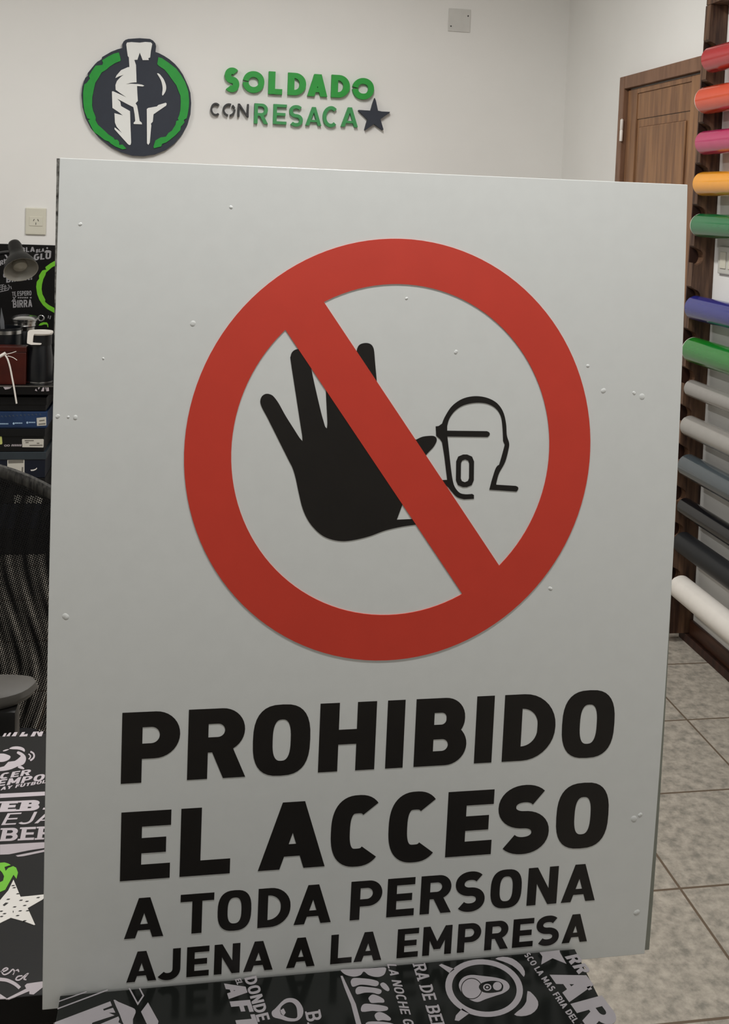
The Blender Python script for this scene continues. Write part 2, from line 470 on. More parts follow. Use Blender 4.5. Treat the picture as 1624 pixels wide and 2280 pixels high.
t = thing('light_switch_plate', (XW, 3.0, 1.296), 'pale switch plate on the right wall among the coloured rolls', 'switch')
link('plate', newbox(XW - .009, XW, 2.94, 3.06, 1.252, 1.342, bev=.004), mat('grey_switch_plate', (196, 194, 186), .4, .4, vary=.01), t)
for y in (2.975, 3.025):
    link('rocker', newbox(XW - .012, XW - .008, y - .018, y + .018, 1.27, 1.324, bev=.002), M_IVORY, t)

# ------------------------------------------------------------------ emblem: helmet on a round backing
zE = Zoom(170, 80, 6.015)
EM = Plane('Y', YB)
em = thing('helmet_emblem', (-.262, YB, 1.855), 'round dark cut-out emblem with a white helmet and green ring on the back wall', 'emblem')
bm = bmesh.new()
poly(bm, EM, zE, [(1062, 222), (1110, 238), (1180, 275), (1250, 320), (1320, 380), (1380, 450), (1430, 525), (1470, 610), (1505, 690), (1530, 770), (1540, 900), (1530, 1050), (1490, 1190), (1420, 1320), (1320, 1440), (1200, 1530), (1050, 1590), (900, 1612), (750, 1605), (600, 1560), (450, 1480), (300, 1360), (200, 1240), (130, 1110), (90, 960), (75, 800), (85, 690), (108, 610), (128, 565), (160, 540), (158, 505), (250, 390), (290, 350), (345, 320), (350, 290), (470, 220), (560, 185), (620, 170), (620, 120), (635, 85), (660, 62), (700, 48), (850, 38), (990, 48), (1030, 70), (1060, 105), (1070, 140), (1065, 180)], 0, .018)
link('backing_disc', bm, M_NAVY, em)
EF = Plane('Y', YB - .018)
for pts in ([(570, 222), (585, 270), (595, 320), (590, 338), (520, 365), (450, 410), (400, 455), (340, 490), (300, 560), (255, 630), (235, 720), (215, 820), (212, 930), (225, 1000), (262, 1090), (258, 1130), (290, 1190), (380, 1270), (430, 1320), (500, 1365), (515, 1390), (550, 1390), (575, 1420), (575, 1460), (620, 1455), (672, 1510), (620, 1520), (520, 1480), (460, 1440), (440, 1415), (380, 1395), (300, 1330), (240, 1290), (200, 1215), (160, 1130), (190, 1118), (150, 1105), (110, 1010), (95, 900), (92, 760), (108, 650), (140, 630), (185, 570), (170, 540), (210, 470), (260, 400), (350, 390), (360, 360), (345, 330), (430, 275), (500, 240)],
            [(1100, 285), (1150, 300), (1250, 370), (1340, 440), (1400, 520), (1460, 620), (1500, 740), (1512, 850), (1508, 950), (1490, 1060), (1478, 1105), (1440, 1125), (1450, 1160), (1420, 1195), (1400, 1215), (1395, 1260), (1330, 1330), (1250, 1395), (1200, 1430), (1150, 1445), (1140, 1480), (1040, 1505), (1035, 1480), (1060, 1400), (1130, 1360), (1200, 1350), (1235, 1300), (1280, 1270), (1330, 1190), (1340, 1140), (1372, 1128), (1360, 1110), (1380, 1060), (1395, 990), (1400, 880), (1395, 800), (1370, 740), (1340, 660), (1295, 600), (1265, 560), (1235, 515), (1180, 450), (1110, 405), (1085, 380)]):
    bm = bmesh.new(); poly(bm, EF, zE, pts, -.002, .004)
    link('green_ring_arc', bm, M_GREEN, em)['label'] = 'jagged green ring segment'
bm = bmesh.new()
poly(bm, EF, zE, [(680, 90), (740, 84), (850, 92), (925, 82), (1000, 88), (1018, 108), (1000, 200), (990, 290), (965, 300), (972, 325), (890, 325), (850, 225), (820, 320), (778, 322), (800, 390), (803, 480), (808, 622), (740, 628), (665, 645), (740, 642), (830, 646), (880, 653), (912, 668), (890, 678), (814, 672), (818, 760), (825, 870), (795, 905), (815, 935), (830, 1020), (850, 1140), (875, 1160), (882, 1185), (770, 1180), (768, 1165), (790, 1140), (782, 1050), (765, 955), (680, 912), (550, 842), (590, 882), (600, 940), (720, 1008), (735, 1430), (728, 1458), (710, 1462), (690, 1448), (512, 1250), (515, 1225), (612, 1300), (540, 1215), (518, 1160), (512, 1035), (625, 1065), (560, 1015), (485, 965), (478, 745), (495, 742), (672, 822), (600, 775), (528, 722), (525, 660), (545, 605), (590, 555), (635, 522), (580, 540), (524, 566), (540, 530), (600, 460), (690, 420), (712, 418), (705, 290), (690, 270), (675, 160), (670, 115)], -.002, .004)
poly(bm, EF, zE, [(945, 980), (965, 965), (1080, 945), (1100, 925), (1200, 895), (1212, 910), (1203, 935), (1035, 1050), (1025, 1150), (1000, 1175), (1005, 1200), (985, 1430), (965, 1460), (948, 1440)], -.002, .004)
poly(bm, EF, zE, [(1082, 503), (1110, 508), (1140, 540), (1175, 590), (1203, 670), (1197, 740), (1160, 798), (1150, 780), (1157, 700), (1140, 610), (1110, 550)], -.002, .004, sm=3)
link('helmet', bm, M_HELM, em)['label'] = 'white helmet silhouette'

# ------------------------------------------------------------------ cut-out letters on the back wall, one thing each
LT = .022
LP = Plane('Y', YB - LT)
zL, zR = Zoom(460, 140, 7.382), Zoom(660, 140, 7.382)
ORD = ['first', 'second', 'third', 'fourth', 'fifth', 'sixth', 'seventh']
def wall_letter(ch, z, x0, x1, y0, y1, s, material, kind, word, n, rnd, parts=None):
    ym = (y0 + y1) / 2
    u0, u1 = LP.uv(*z(x0, ym))[0], LP.uv(*z(x1, ym))[0]
    v1, v0 = LP.uv(*z((x0 + x1) / 2, y0))[1], LP.uv(*z((x0 + x1) / 2, y1))[1]
    H = v1 - v0; w_ = (u1 - u0) / H
    bm = bmesh.new()
    org = Vector(((u0 + u1) / 2, YB, v0))
    for k, sh in enumerate(parts(w_, s) if parts else glyph(ch, w_, s, rnd)):
        prism(bm, lambda u, v, d: Vector((u, -d, v)), [[(p[0] * H - (u1 - u0) / 2, p[1] * H) for p in l] for l in sh], 0, LT + k * 1e-4)
    o = link('wall_letter', bm, material)
    o.location = org
    tag(o, '%s letter %s, %s in the word %s on the back wall' % (kind, ch, ORD[n], word), 'letter', 'cut-out wall letters')
def cut_o(w_, s):      # the broken O of the second line
    return [thick(sup(w_ / 2, .5, w_ / 2 - s / 2, .5 - s / 2, 2, 26, a, b), s) for a, b in ((70, 262), (22, 56), (-78, 8))]
row = [('S', zL, 295, 545, 90, 465), ('O', zL, 597, 953, 135, 492), ('L', zL, 1020, 1250, 143, 515), ('D', zL, 1338, 1640, 165, 532),
       ('A', zR, 188, 518, 185, 550), ('D', zR, 578, 885, 200, 570), ('O', zR, 925, 1280, 248, 600)]
def chip_o(w_, s):
    return [thick(sup(w_ / 2, .5, w_ / 2 - s / 2, .5 - s / 2, 2.1, 44, 183, 533), s)]
for n, (c, z, a, b, y0, y1) in enumerate(row):
    wall_letter(c, z, a, b, y0, y1, .30 if c != 'O' else .27, M_GREEN, 'bold green cut-out', 'SOLDADO', n, 2.1, chip_o if c == 'O' else None)
for n, (c, z, a, b, y0, y1) in enumerate([('C', zL, 65, 240, 660, 862), ('O', zL, 265, 478, 664, 880), ('N', zL, 515, 697, 672, 885)]):
    wall_letter(c, z, a, b, y0, y1, .15, M_CHAR, 'thin charcoal cut-out', 'CON', n, 2.0, cut_o if c == 'O' else None)
for n, (c, z, a, b, y0, y1) in enumerate([('R', zL, 785, 1010, 668, 1000), ('E', zL, 1098, 1320, 680, 1008), ('S', zL, 1360, 1590, 703, 1035),
                                         ('A', zR, 158, 418, 725, 1030), ('C', zR, 437, 705, 720, 1048), ('A', zR, 740, 1020, 730, 1052)]):
    wall_letter(c, z, a, b, y0, y1, .18, M_GREEN2, 'slim green cut-out', 'RESACA', n, 2.0)
bm = bmesh.new()
poly(bm, LP, zR, [(1292, 575), (1310, 620), (1345, 785), (1405, 798), (1545, 805), (1530, 825), (1385, 925), (1435, 1095), (1420, 1108), (1282, 1005), (1135, 1108), (1125, 1095), (1172, 930), (1020, 782), (1030, 772), (1225, 785), (1260, 660)], -LT, 0)
tag(link('wall_star', bm, M_NAVY), 'dark slate five-pointed cut-out star after the wall lettering', 'star')

# ------------------------------------------------------------------ vinyl roll rack on the right wall
ROLLS = [   # axis height, radius, far end, colour, name
    (1.943, .0425, 3.070, (172, 26, 36), 'red', 'topmost of the rack'),
    (1.814, .0450, 3.092, (208, 70, 32), 'orange', 'second from the top, under the red roll'),
    (1.676, .0394, 3.086, (180, 48, 98), 'pink', 'between the orange and the yellow roll'),
    (1.542, .0400, 3.084, (236, 158, 38), 'yellow', 'between the pink and the upper green roll'),
    (1.4065, .0394, 3.085, (10, 108, 58), 'dark green', 'just below the yellow roll'),
    (1.134, .0411, 3.090, (32, 38, 122), 'blue', 'between the two green rolls'),
    (.9944, .0430, 3.086, (14, 118, 30), 'bright green', 'just below the blue roll'),
    (.8668, .0290, 3.086, (142, 138, 133), 'thin grey', 'just below the bright green roll'),
    (.7408, .0353, 3.086, (150, 146, 140), 'light grey', 'between the thin grey and the slate roll'),
    (.6092, .0390, 3.080, (66, 75, 80), 'slate grey', 'directly above the two black rolls'),
    (.4690, .0300, 3.086, (15, 15, 18), 'glossy black', 'upper of the two black rolls'),
    (.3468, .0370, 3.086, (15, 17, 21), 'satin black', 'lower of the two black rolls'),
    (.1942, .0411, 3.086, (226, 220, 212), 'white', 'lowest of the rack, above the floor')]
XR, YF = 1.64, 3.10
rk = thing('roll_rack', (1.67, 2.6, 0), 'notched dark wooden rack holding the coloured vinyl rolls on the right wall', 'rack')
slots = [r[0] for r in ROLLS] + [1.268]
slots.sort()
for y0, dy in ((YF, 1), (2.0, -1)):
    x0, x1, zt = 1.637, XW, 2.125
    xe = lambda z: x0 - .0155 * (2.07 - z)
    prof = [(x1, .03), (xe(.03), .03)]
    for z in slots:
        e = xe(z)
        prof += [(e, z + .014), (e + .012, z + .006)]
        prof += [(e + .016 + .021 * math.sin(math.radians(a)), z + .033 - .026 * math.cos(math.radians(a))) for a in range(10, 171, 20)]
        prof += [(e + .008, z + .064), (xe(z + .07), z + .07)]
    prof += [(xe(zt), zt), (x1, zt)]
    bm = bmesh.new()
    prism(bm, lambda u, v, d: Vector((u, y0 + dy * d, v)), [prof], 0, .034)
    link('notched_upright', bm, M_WOOD, rk)
    bm = bmesh.new()
    prism(bm, lambda u, v, d: Vector((u, y0 + dy * d, v)), [[(x1, .03), (xe(.03) + .004, .03), (xe(zt) + .004, zt), (x1, zt)]], .034, .040)
    link('upright_backing', bm, M_WOODD, rk)
    bm = bmesh.new()
    for (zc, r, *_ ) in ROLLS:
        lathe(bm, [(0, -.14), (.013, -.14), (.013, .002), (0, .002)], (XR, y0, zc), (0, dy, 0), n=12)
link('top_rail', newbox(1.637, XW, 1.97, 3.13, 2.126, 2.146, bev=.002), M_WOOD, rk)
link('bottom_rail', newbox(1.672, XW - .013, 1.97, 3.142, .0, .028, bev=.002), M_WOODD, rk)
for k, (zc, r, ye, rgb, cname, where) in enumerate(ROLLS):
    ro = thing('vinyl_roll', (XR, 2.5, zc), '%s vinyl roll on the rack, %s' % (cname, where), 'roll', 'rolls of vinyl on the rack')
    mt = mat('vinyl_%s' % cname.replace(' ', '_'), rgb, .22 if k not in (11, 12) else .5, .5, vary=.02, coat=.75 if k < 10 else .25 if k == 10 else 0)
    y2 = 2.03
    bm = bmesh.new()
    n = 56
    # a wound sheet: the outer edge of the film leaves a small step along the roll
    ring = []
    for i in range(n):
        a = 2 * math.pi * i / n
        ring.append((XR + (r - .0009 * i / n) * math.cos(a + 2.2), zc + (r - .0009 * i / n) * math.sin(a + 2.2)))
    inner = [(XR + (r - .009) * math.cos(2 * math.pi * i / 40), zc + (r - .009) * math.sin(2 * math.pi * i / 40)) for i in range(40)]
    prism(bm, lambda u, v, d: Vector((u, d, v)), [ring, inner], y2, ye)
    link('film', bm, mt, ro, True)
    bm = bmesh.new()
    out = .004 if k in (1, 4, 6, 9) else .0015
    o1 = [(XR + (r - .0095) * math.cos(2 * math.pi * i / 40), zc + (r - .0095) * math.sin(2 * math.pi * i / 40)) for i in range(40)]
    if k in (1, 4, 6): o1 = [(XR + (r - .001) * math.cos(2 * math.pi * i / 40), zc + (r - .001) * math.sin(2 * math.pi * i / 40)) for i in range(40)]
    o2 = [(XR + (r - .016) * math.cos(2 * math.pi * i / 40), zc + (r - .016) * math.sin(2 * math.pi * i / 40)) for i in range(40)]
    prism(bm, lambda u, v, d: Vector((u, d, v)), [o1, o2], (y2 + .002) if k not in (1, 4, 6) else ye, ye + out)
    link('core', bm, M_WHTP, ro, True)['label'] = 'white cardboard core'

# ------------------------------------------------------------------ back desk with things on it
DZ, DF = .677, 4.05
dk = thing('wall_desk', (-1.2, 4.3, 0), 'black desk with printed edge against the back wall at left', 'desk')
link('desktop', newbox(-2.0, -.36, DF, YB - .001, DZ - .035, DZ, bev=.002), M_VINYL, dk)
DP = Plane('Y', DF)
bm = bmesh.new()
box(bm, -2.0, -.36, DF - .0012, DF + .001, DZ - .004, DZ + .0006)
link('edge_trim', bm, M_STEEL, dk)
bm = bmesh.new()
zq = Zoom(0, 680, 9.5)
for pts in ([(740, 1800), (760, 1760), (790, 1815)], [(805, 1735), (850, 1735), (815, 1780)], [(870, 1815), (905, 1735), (940, 1735), (930, 1815)], [(960, 1735), (985, 1735), (980, 1815)], [(1000, 1735), (1030, 1735), (1040, 1810), (985, 1815)]):
    poly(bm, DP, zq, pts, -.0003, .0016)
bm = done('edge_print', bm, M_WINK, dk)
poly(bm, DP, zq, [(70, 1725), (250, 1725), (210, 1760), (110, 1780)], -.0003, .0016)
link('edge_print', bm, M_WINK, dk)
for x in (-1.96, -.40):
    for y in (DF + .03, YB - .04):
        link('leg', newbox(x - .02, x + .02, y - .02, y + .02, 0, DZ - .035, bev=.003), M_BLKP, dk)
link('rear_panel', newbox(-1.94, -.42, YB - .03, YB - .015, .12, DZ - .035), M_VINYL, dk)

# printed vinyl panel on the wall above the desk
wp = thing('printed_wall_panel', (-1.2, YB, .95), 'black vinyl panel with white lettering and a green ring on the back wall above the desk', 'wall panel')
WT = .004
link('sheet', newbox(-2.0, -.36, YB - WT, YB, DZ, 1.199), M_VINYL, wp)
VP = Plane('Y', YB - WT)
zW = Zoom(0, 520, 10.36)
bm = bmesh.new()
ztext(bm, VP, zW, 'BLA', (480, 435), (805, 418), (0, -112), s=.24)
ztext(bm, VP, zW, 'BLA', (830, 445), (1020, 415), (5, -80), s=.26)
ztext(bm, VP, zW, 'GLU', (775, 618), (1172, 580), (8, -140), s=.25)
bm = done('lettering_print', bm, M_WINK3, wp)
poly(bm, VP, zW, [(1035, 440), (1040, 410), (1065, 385), (1130, 385), (1178, 405), (1170, 440)], sm=3)
poly(bm, VP, zW, ell(1090, 335, 20, 22, 12))
bm = done('mug_print', bm, M_WINK3, wp)
ztext(bm, VP, zW, 'RI', (0, 745), (120, 690), (-8, -110), s=.25)
bm = done('lettering_print', bm, M_WINK3, wp)
poly(bm, VP, zW, [(90, 470), (120, 455), (195, 560), (185, 600), (110, 630), (105, 615), (160, 575)])
poly(bm, VP, zW, ell(120, 785, 16, 20, 12))
bm = done('glass_print', bm, M_WINK3, wp)
ztext(bm, VP, zW, 'CIA', (70, 1020), (330, 965), (5, -112), s=.24)
ztext(bm, VP, zW, 'BIRRA!', (145, 1135), (742, 1060), (0, -140), s=.25)
bm = done('lettering_print', bm, M_WINK3, wp)
for p in ([(0, 1195), (90, 1180)], [(0, 1240), (150, 1215)], [(0, 1290), (180, 1255)], [(0, 1345), (190, 1300)], [(190, 1180), (215, 1230), (190, 1300)], [(245, 1215), (265, 1280)], [(60, 1190), (45, 1320)], [(120, 1185), (110, 1320)]):
    line(bm, VP, zW, p, 16)
bm = done('badge_print', bm, M_WINK3, wp)
ztext(bm, VP, zW, 'TE', (280, 1440), (365, 1435), (-5, -95), s=.22)
ztext(bm, VP, zW, 'ESPERO', (400, 1440), (725, 1425), (0, -108), s=.22)
line(bm, VP, zW, [(300, 1460), (365, 1560)], 20); line(bm, VP, zW, [(375, 1440), (270, 1570)], 18)
for x in (410, 460, 510, 560, 610, 690):
    poly(bm, VP, zW, [(x, 1468), (x + 38, 1464), (x + 38, 1492), (x, 1496)])
ztext(bm, VP, zW, 'BIRRA', (300, 1712), (745, 1692), (-5, -172), s=.24)
bm = done('lettering_print', bm, M_WINK3, wp)
for p in ([(1110, 1955), (1122, 1890)], [(1150, 1975), (1172, 1895)]): line(bm, VP, zW, p, 18)
link('small_print', bm, M_WINK3, wp)
bm = bmesh.new()
poly(bm, VP, zW, [(1300, 620), (1245, 640), (1160, 690), (1050, 770), (1050, 800), (1075, 830), (980, 850), (950, 890), (900, 970), (905, 1040), (850, 1110), (835, 1230), (860, 1400), (910, 1530), (990, 1650), (1090, 1740), (1215, 1810), (1300, 1850), (1300, 1740), (1215, 1695), (1130, 1650), (1080, 1610), (1040, 1575), (1045, 1525), (980, 1400), (960, 1280), (970, 1170), (1000, 1050), (1050, 950), (1060, 900), (1130, 840), (1200, 780), (1245, 755), (1300, 740)])
bm = done('green_ring_print', bm, M_GINK, wp)
poly(bm, VP, zW, [(890, 2120), (930, 2070), (1000, 2045), (1080, 2050), (1110, 2090), (1115, 2160), (1098, 2160), (1085, 2100), (1020, 2095), (950, 2120)])
link('green_print', bm, M_GINK, wp)['label'] = 'lime green ring print'

# lamp
SH = Plane('Y', 4.22)
def wpt(x, y, pl): return pl.p3(*pl.uv(x, y), 0)
ntop = wpt(31, 540, SH); d = Vector((.30, -.66, -.66)).normalized()
lp = thing('desk_lamp', (-1.0, 4.3, DZ), 'dark grey desk lamp with a conical shade tilted down over the desk', 'lamp')
bm = bmesh.new()
prof = [(0, -.004), (.012, -.004), (.022, .004), (.0265, .018), (.0275, .055), (.031, .075), (.046, .094), (.058, .118), (.0655, .145), (.066, .150)]
lathe(bm, prof, ntop, d, 48, 0)
lathe(bm, [(.066, .150), (.0635, .149), (.0555, .118), (.043, .097), (.026, .082), (0, .080)], ntop, d, 48, 1)
link('lamp_shade', bm, [M_LAMP, M_LAMPIN], lp, True, recalc=False)
link('bulb', newlathe([(0, .080), (.012, .081), (.014, .095), (.026, .108), (.030, .122), (.026, .135), (.012, .143), (0, .145)], ntop, d, 24), mat('frosted_bulb', (138, 134, 122), .3, .5, vary=.01), lp, True)
bm = bmesh.new()
tube(bm, smooth_path([ntop + d * .055 + Vector((-.015, .02, .0)), ntop + Vector((-.09, .08, -.06)), Vector((-.92, 4.38, 1.08)), Vector((-.99, 4.37, .92)), Vector((-.99, 4.34, DZ + .012))], 8), .008, 10)
link('lamp_arm', bm, M_BLKP, lp, True)
link('lamp_base', newlathe([(0, 0), (.075, 0), (.075, .010), (.06, .018), (0, .020)], (-.99, 4.34, DZ), (0, 0, 1), 36), M_BLKP, lp, True)

# dark jar with steel lid
J = Plane('Y', 4.33)
jc = Vector((J.uv(55, 705)[0], 4.33, DZ))
zl = J.uv(55, 709)[1] - DZ
jr = (J.uv(85, 705)[0] - J.uv(25, 705)[0]) / 2
jt = thing('lidded_jar', jc, 'dark jar with a shiny steel lid and ring handle behind the black flask', 'jar')
link('jar_body', newlathe([(0, 0), (jr * .86, 0), (jr * .9, .006), (jr * .9, zl - .06), (jr * .82, zl - .045), (jr * .80, zl - .03), (0, zl - .03)], jc, (0, 0, 1)), M_BLKS, jt, True)
link('steel_collar', newlathe([(jr * .78, zl - .052), (jr * .86, zl - .045), (jr * .84, zl - .036), (jr * .92, zl - .028), (jr * .88, zl - .02), (jr * .95, zl - .012), (jr * .95, zl - .008), (0, zl - .008)], jc, (0, 0, 1)), M_STEEL, jt, True)
lid = link('lid', newlathe([(0, zl - .009), (jr, zl - .006), (jr * 1.02, zl), (jr * .85, zl + .010), (jr * .3, zl + .016), (0, zl + .017)], jc, (0, 0, 1)), M_STEEL, jt, True)
bm = bmesh.new()
tube(bm, [jc + Vector((jr + .012 + .011 * math.cos(a), 0, zl + .002 + .011 * math.sin(a))) for a in [math.pi * 2 * i / 20 for i in range(21)]], .0035, 8)
link('ring_handle', bm, M_STEEL, jt, True)

# black pot with steel band, scissors in it
Pp = Plane('Y', 4.20)
pc = Vector((Pp.uv(12, 740)[0], 4.20, DZ)); pt_ = Pp.uv(12, 728)[1] - DZ; pr_ = Pp.uv(50, 740)[0] - pc.x
po = thing('pen_pot', pc, 'black pot with a bright steel band at the left edge of the desk', 'pot')
link('pot_body', newlathe([(0, 0), (pr_ * .92, 0), (pr_ * .95, .005), (pr_ * .98, pt_), (pr_ * .9, pt_), (pr_ * .88, .01), (0, .01)], pc, (0, 0, 1)), M_BLKS, po, True)
zb0, zb1 = Pp.uv(12, 741)[1] - DZ, Pp.uv(12, 733)[1] - DZ
link('steel_band', newlathe([(pr_ * .975, zb0), (pr_ * 1.0, zb0), (pr_ * 1.0, zb1), (pr_ * .975, zb1)], pc, (0, 0, 1)), M_STEEL, po, True)
for k, (dx, lean, hh) in enumerate(((-.030, -.010, .085), (.004, -.025, .075))):
    tl = thing('steel_ruler' if k else 'letter_opener', pc + Vector((dx, .0, .012)), 'grey blade leaning in the black pot, %s' % ('nearest to its middle' if k else 'nearest to the left edge of the photo'), 'tool')
    bm = bmesh.new()
    a = pc + Vector((dx, 0, .0105)); b = pc + Vector((dx + lean, .02, pt_ + hh))
    s = Vector((.008 if k else .005, 0, 0)); q = Vector((0, .0015, 0))
    pts = [a - s, a + s, a.lerp(b, .8) + s, b, a.lerp(b, .8) - s]
    lo = [bm.verts.new(p - q) for p in pts]; hi = [bm.verts.new(p + q) for p in pts]
    bm.faces.new(lo); bm.faces.new(hi[::-1])
    for i in range(5): bm.faces.new((lo[i], lo[(i + 1) % 5], hi[(i + 1) % 5], hi[i]))
    link('blade', bm, mat('dull_blade', (120, 122, 126), .35, .5, metal=.6), tl)

# dark red box
Bx = Plane('Y', 4.075)
bz = Bx.uv(30, 772)[1]; bxr = Bx.uv(58, 810)[0]
rb = thing('lacquered_box', (bxr - .15, 4.12, DZ), 'dark red glossy box on the desk in front of the black pot', 'box')
link('box_body', newbox(bxr - .30, bxr, 4.075, 4.13, DZ, bz - .022, bev=.003), M_DARKBOX, rb)
link('box_lid', newbox(bxr - .302, bxr + .001, 4.074, 4.131, bz - .021, bz, bev=.003), M_DARKBOX, rb)

# flask
Fp = Plane('Y', 4.12)
fx0, fx1 = Fp.uv(60, 800)[0], Fp.uv(119, 800)[0]
fc = Vector(((fx0 + fx1) / 2, 4.12, DZ)); fr = (fx1 - fx0) / 2
ft = Fp.uv(90, 737)[1] - DZ
fm = Fp.uv(90, 767)[1] - DZ
fl = thing('insulated_flask', fc, 'black insulated flask with a white-edged lid and handle standing on the desk', 'flask')
link('flask_body', newlathe([(0, .004), (fr * .98, .004), (fr, .012), (fr * .97, .1), (fr * .86, fm - .01), (fr * .84, fm), (0, fm)], fc, (0, 0, 1)), M_BLKS, fl, True)
link('base_ring', newlathe([(0, 0), (fr * .97, 0), (fr * 1.02, .004), (fr * 1.01, .010), (fr * .9, .012)], fc, (0, 0, 1)), M_STEEL, fl, True)
link('lid', newlathe([(0, fm), (fr * .86, fm), (fr * .88, fm + .004), (fr * .88, ft - .012), (0, ft - .012)], fc, (0, 0, 1)), M_BLKP, fl, True)
bm = bmesh.new()
zF = Zoom(0, 680, 9.5)
lathe(bm, [(0, ft - .012), (fr * .9, ft - .012), (fr * .95, ft - .006), (fr * .93, ft), (0, ft)], fc, (0, 0, 1), 40)
FH = Plane('Y', 4.12 - fr * .93)
poly(bm, FH, zF, [(590, 560), (610, 535), (700, 525), (900, 535), (1060, 560), (1080, 580), (1060, 600), (880, 605), (730, 600), (710, 640), (692, 780), (700, 790), (870, 800), (880, 815), (860, 828), (660, 828), (580, 800), (575, 770)], -.02, .006)
link('lid_handle', bm, M_WHTP, fl)['label'] = 'white lid top and handle'

# white cable hanging over the desk edge
CB = Plane('Y', 4.035)
zC = Zoom(0, 680, 9.5)
cb = thing('white_cable', wpt(*zC(100, 1050), CB), 'white cable hanging down in front of the dark red box', 'cable')
bm = bmesh.new()
tube(bm, smooth_path([wpt(*zC(x, y), CB) for x, y in ((85, 1035), (115, 1060), (165, 1150), (215, 1320), (260, 1550), (300, 1760), (350, 2075))], 6), .0034, 10)
link('lead', bm, M_WHTP, cb, True)
bm = bmesh.new()
a, b = wpt(*zC(-150, 1165), CB), wpt(*zC(118, 1010), CB)
tube(bm, [a, a.lerp(b, .5), b], .0062, 12)
link('plug', bm, M_WHTP, cb, True)
for p in ([(135, 1035), (250, 1005), (345, 972)], [(160, 1070), (270, 1100), (360, 1160)]):
    bm = bmesh.new(); tube(bm, smooth_path([wpt(*zC(*q), CB) for q in p], 6), .0013, 8)
    link('loose_wire', bm, M_WHTP, cb, True)

# ------------------------------------------------------------------ shoe boxes stacked under the desk
Bp = Plane('Y', 4.07)
zS = Zoom(0, 900, 10.36)
BLUE = mat('blue_card', (34, 56, 92), .5, .3, rgb2=(27, 46, 78), scale=8)
NAVYC = mat('navy_card', (16, 22, 36), .5, .3, vary=.04)
SLATEC = mat('slate_card', (46, 54, 60), .5, .4, vary=.04)
BLKC = mat('black_card', (15, 15, 16), .5, .25, vary=.04)
LABEL = mat('paper_label', (198, 194, 184), .6, .3, vary=.02)
LINK_ = mat('label_ink', (120, 116, 108), .6, .3)
levels = [(.504, .571, BLUE, BLUE), (.412, .503, BLKC, BLKC), (.308, .411, NAVYC, SLATEC), (.205, .307, BLKC, BLKC), (.103, .204, NAVYC, NAVYC), (.001, .102, BLKC, BLKC), (.573, .628, BLKC, BLKC)]
texts = ['blue shoe box with a small white label under the desk', 'black shoe box with a wide paper label and lime sticker under the desk',
         'navy shoe box with a square label and grey lid under the desk', 'black shoe box with a white crossed emblem, below the navy one with a label',
         'plain navy shoe box, second from the floor under the desk', 'black shoe box on the floor at the bottom of the stack', 'plain dark shoe box on top of the blue one, just under the desktop']
sx1 = Bp.uv(105, 960)[0]
boxes = []
for k, (z0, z1, mb, ml) in enumerate(levels):
    bx = thing('shoe_box', (sx1 - .17, 4.2, z0), texts[k], 'shoe box', 'shoe boxes stacked under the desk')
    r = sx1 + (0, -.008, -.002, -.004, -.01, 0, -.004)[k]
    link('box_body', newbox(r - .345, r - .003, 4.073, 4.30, z0, z1 - .002, bev=.002), mb, bx)
    lz = z1 - (.062 if k == 0 else .03)
    link('lid', newbox(r - .348, r, 4.07, 4.303, lz, z1, bev=.002), ml, bx)
    boxes.append(bx)
bm = bmesh.new(); poly(bm, Bp, zS, [(845, 318), (1065, 295), (1070, 488), (855, 500)]); lb = link('label', bm, LABEL, boxes[0])
bm = bmesh.new()
for p in ([(905, 385), (1030, 368)], [(890, 462), (1050, 448)]): line(bm, Bp, zS, p, 30, d1=.0007)
link('label_text', bm, LINK_, lb)
bm = bmesh.new()
for x0, x1, y in ((0, 215, 452), (345, 535, 436), (665, 835, 420)):
    for i in range(int((x1 - x0) / 22)): poly(bm, Bp, zS, [(x0 + i * 22, y - 14), (x0 + i * 22 + 15, y - 15), (x0 + i * 22 + 15, y + 13), (x0 + i * 22, y + 14)])
for x, y in ((315, 445), (630, 425)): poly(bm, Bp, zS, ell(x, y, 22, 26, 14))
link('white_print', bm, mat('pale_blue_print', (170, 196, 220), .5, .3), boxes[0])
bm = bmesh.new()
for i in range(11):
    x = 10 + i * 88; y = 290 - i * 4.8
    line(bm, Bp, zS, [(x, y + 22), (x + 30, y - 22), (x + 52, y + 10)], 16)
link('grey_print', bm, mat('steel_blue_print', (64, 76, 92), .5, .3), boxes[0])
B2 = Plane('Y', 4.073)
bm = bmesh.new(); poly(bm, B2, zS, [(508, 815), (525, 803), (995, 803), (1010, 815), (1005, 990), (990, 998), (515, 990)]); lb = link('label', bm, LABEL, boxes[1])
bm = bmesh.new()
for p in ([(570, 840), (780, 838)], [(590, 885), (660, 882)], [(680, 950), (980, 945)], [(850, 900), (910, 900)]): line(bm, B2, zS, p, 26, d1=.0007)
link('label_text', bm, LINK_, lb)
bm = bmesh.new(); poly(bm, B2, zS, [(-40, 740), (40, 740), (55, 900), (40, 925), (-40, 930)]); link('sticker', bm, mat('lime_sticker', (196, 200, 120), .5, .3), boxes[1])
bm = bmesh.new()
poly(bm, B2, zS, [ell(130, 955, 35, 22, 20), ell(130, 955, 22, 12, 20)]); poly(bm, B2, zS, [ell(195, 952, 35, 22, 20), ell(195, 952, 22, 12, 20)])
for i in range(6): poly(bm, B2, zS, [(260 + i * 40, 970), (275 + i * 40, 925), (295 + i * 40, 922), (292 + i * 40, 968)])
link('white_print', bm, M_WINK, boxes[1])
bm = bmesh.new(); poly(bm, B2, zS, [(170, 1285), (565, 1280), (565, 1615), (165, 1625)]); lb = link('label', bm, LABEL, boxes[2])
bm = bmesh.new()
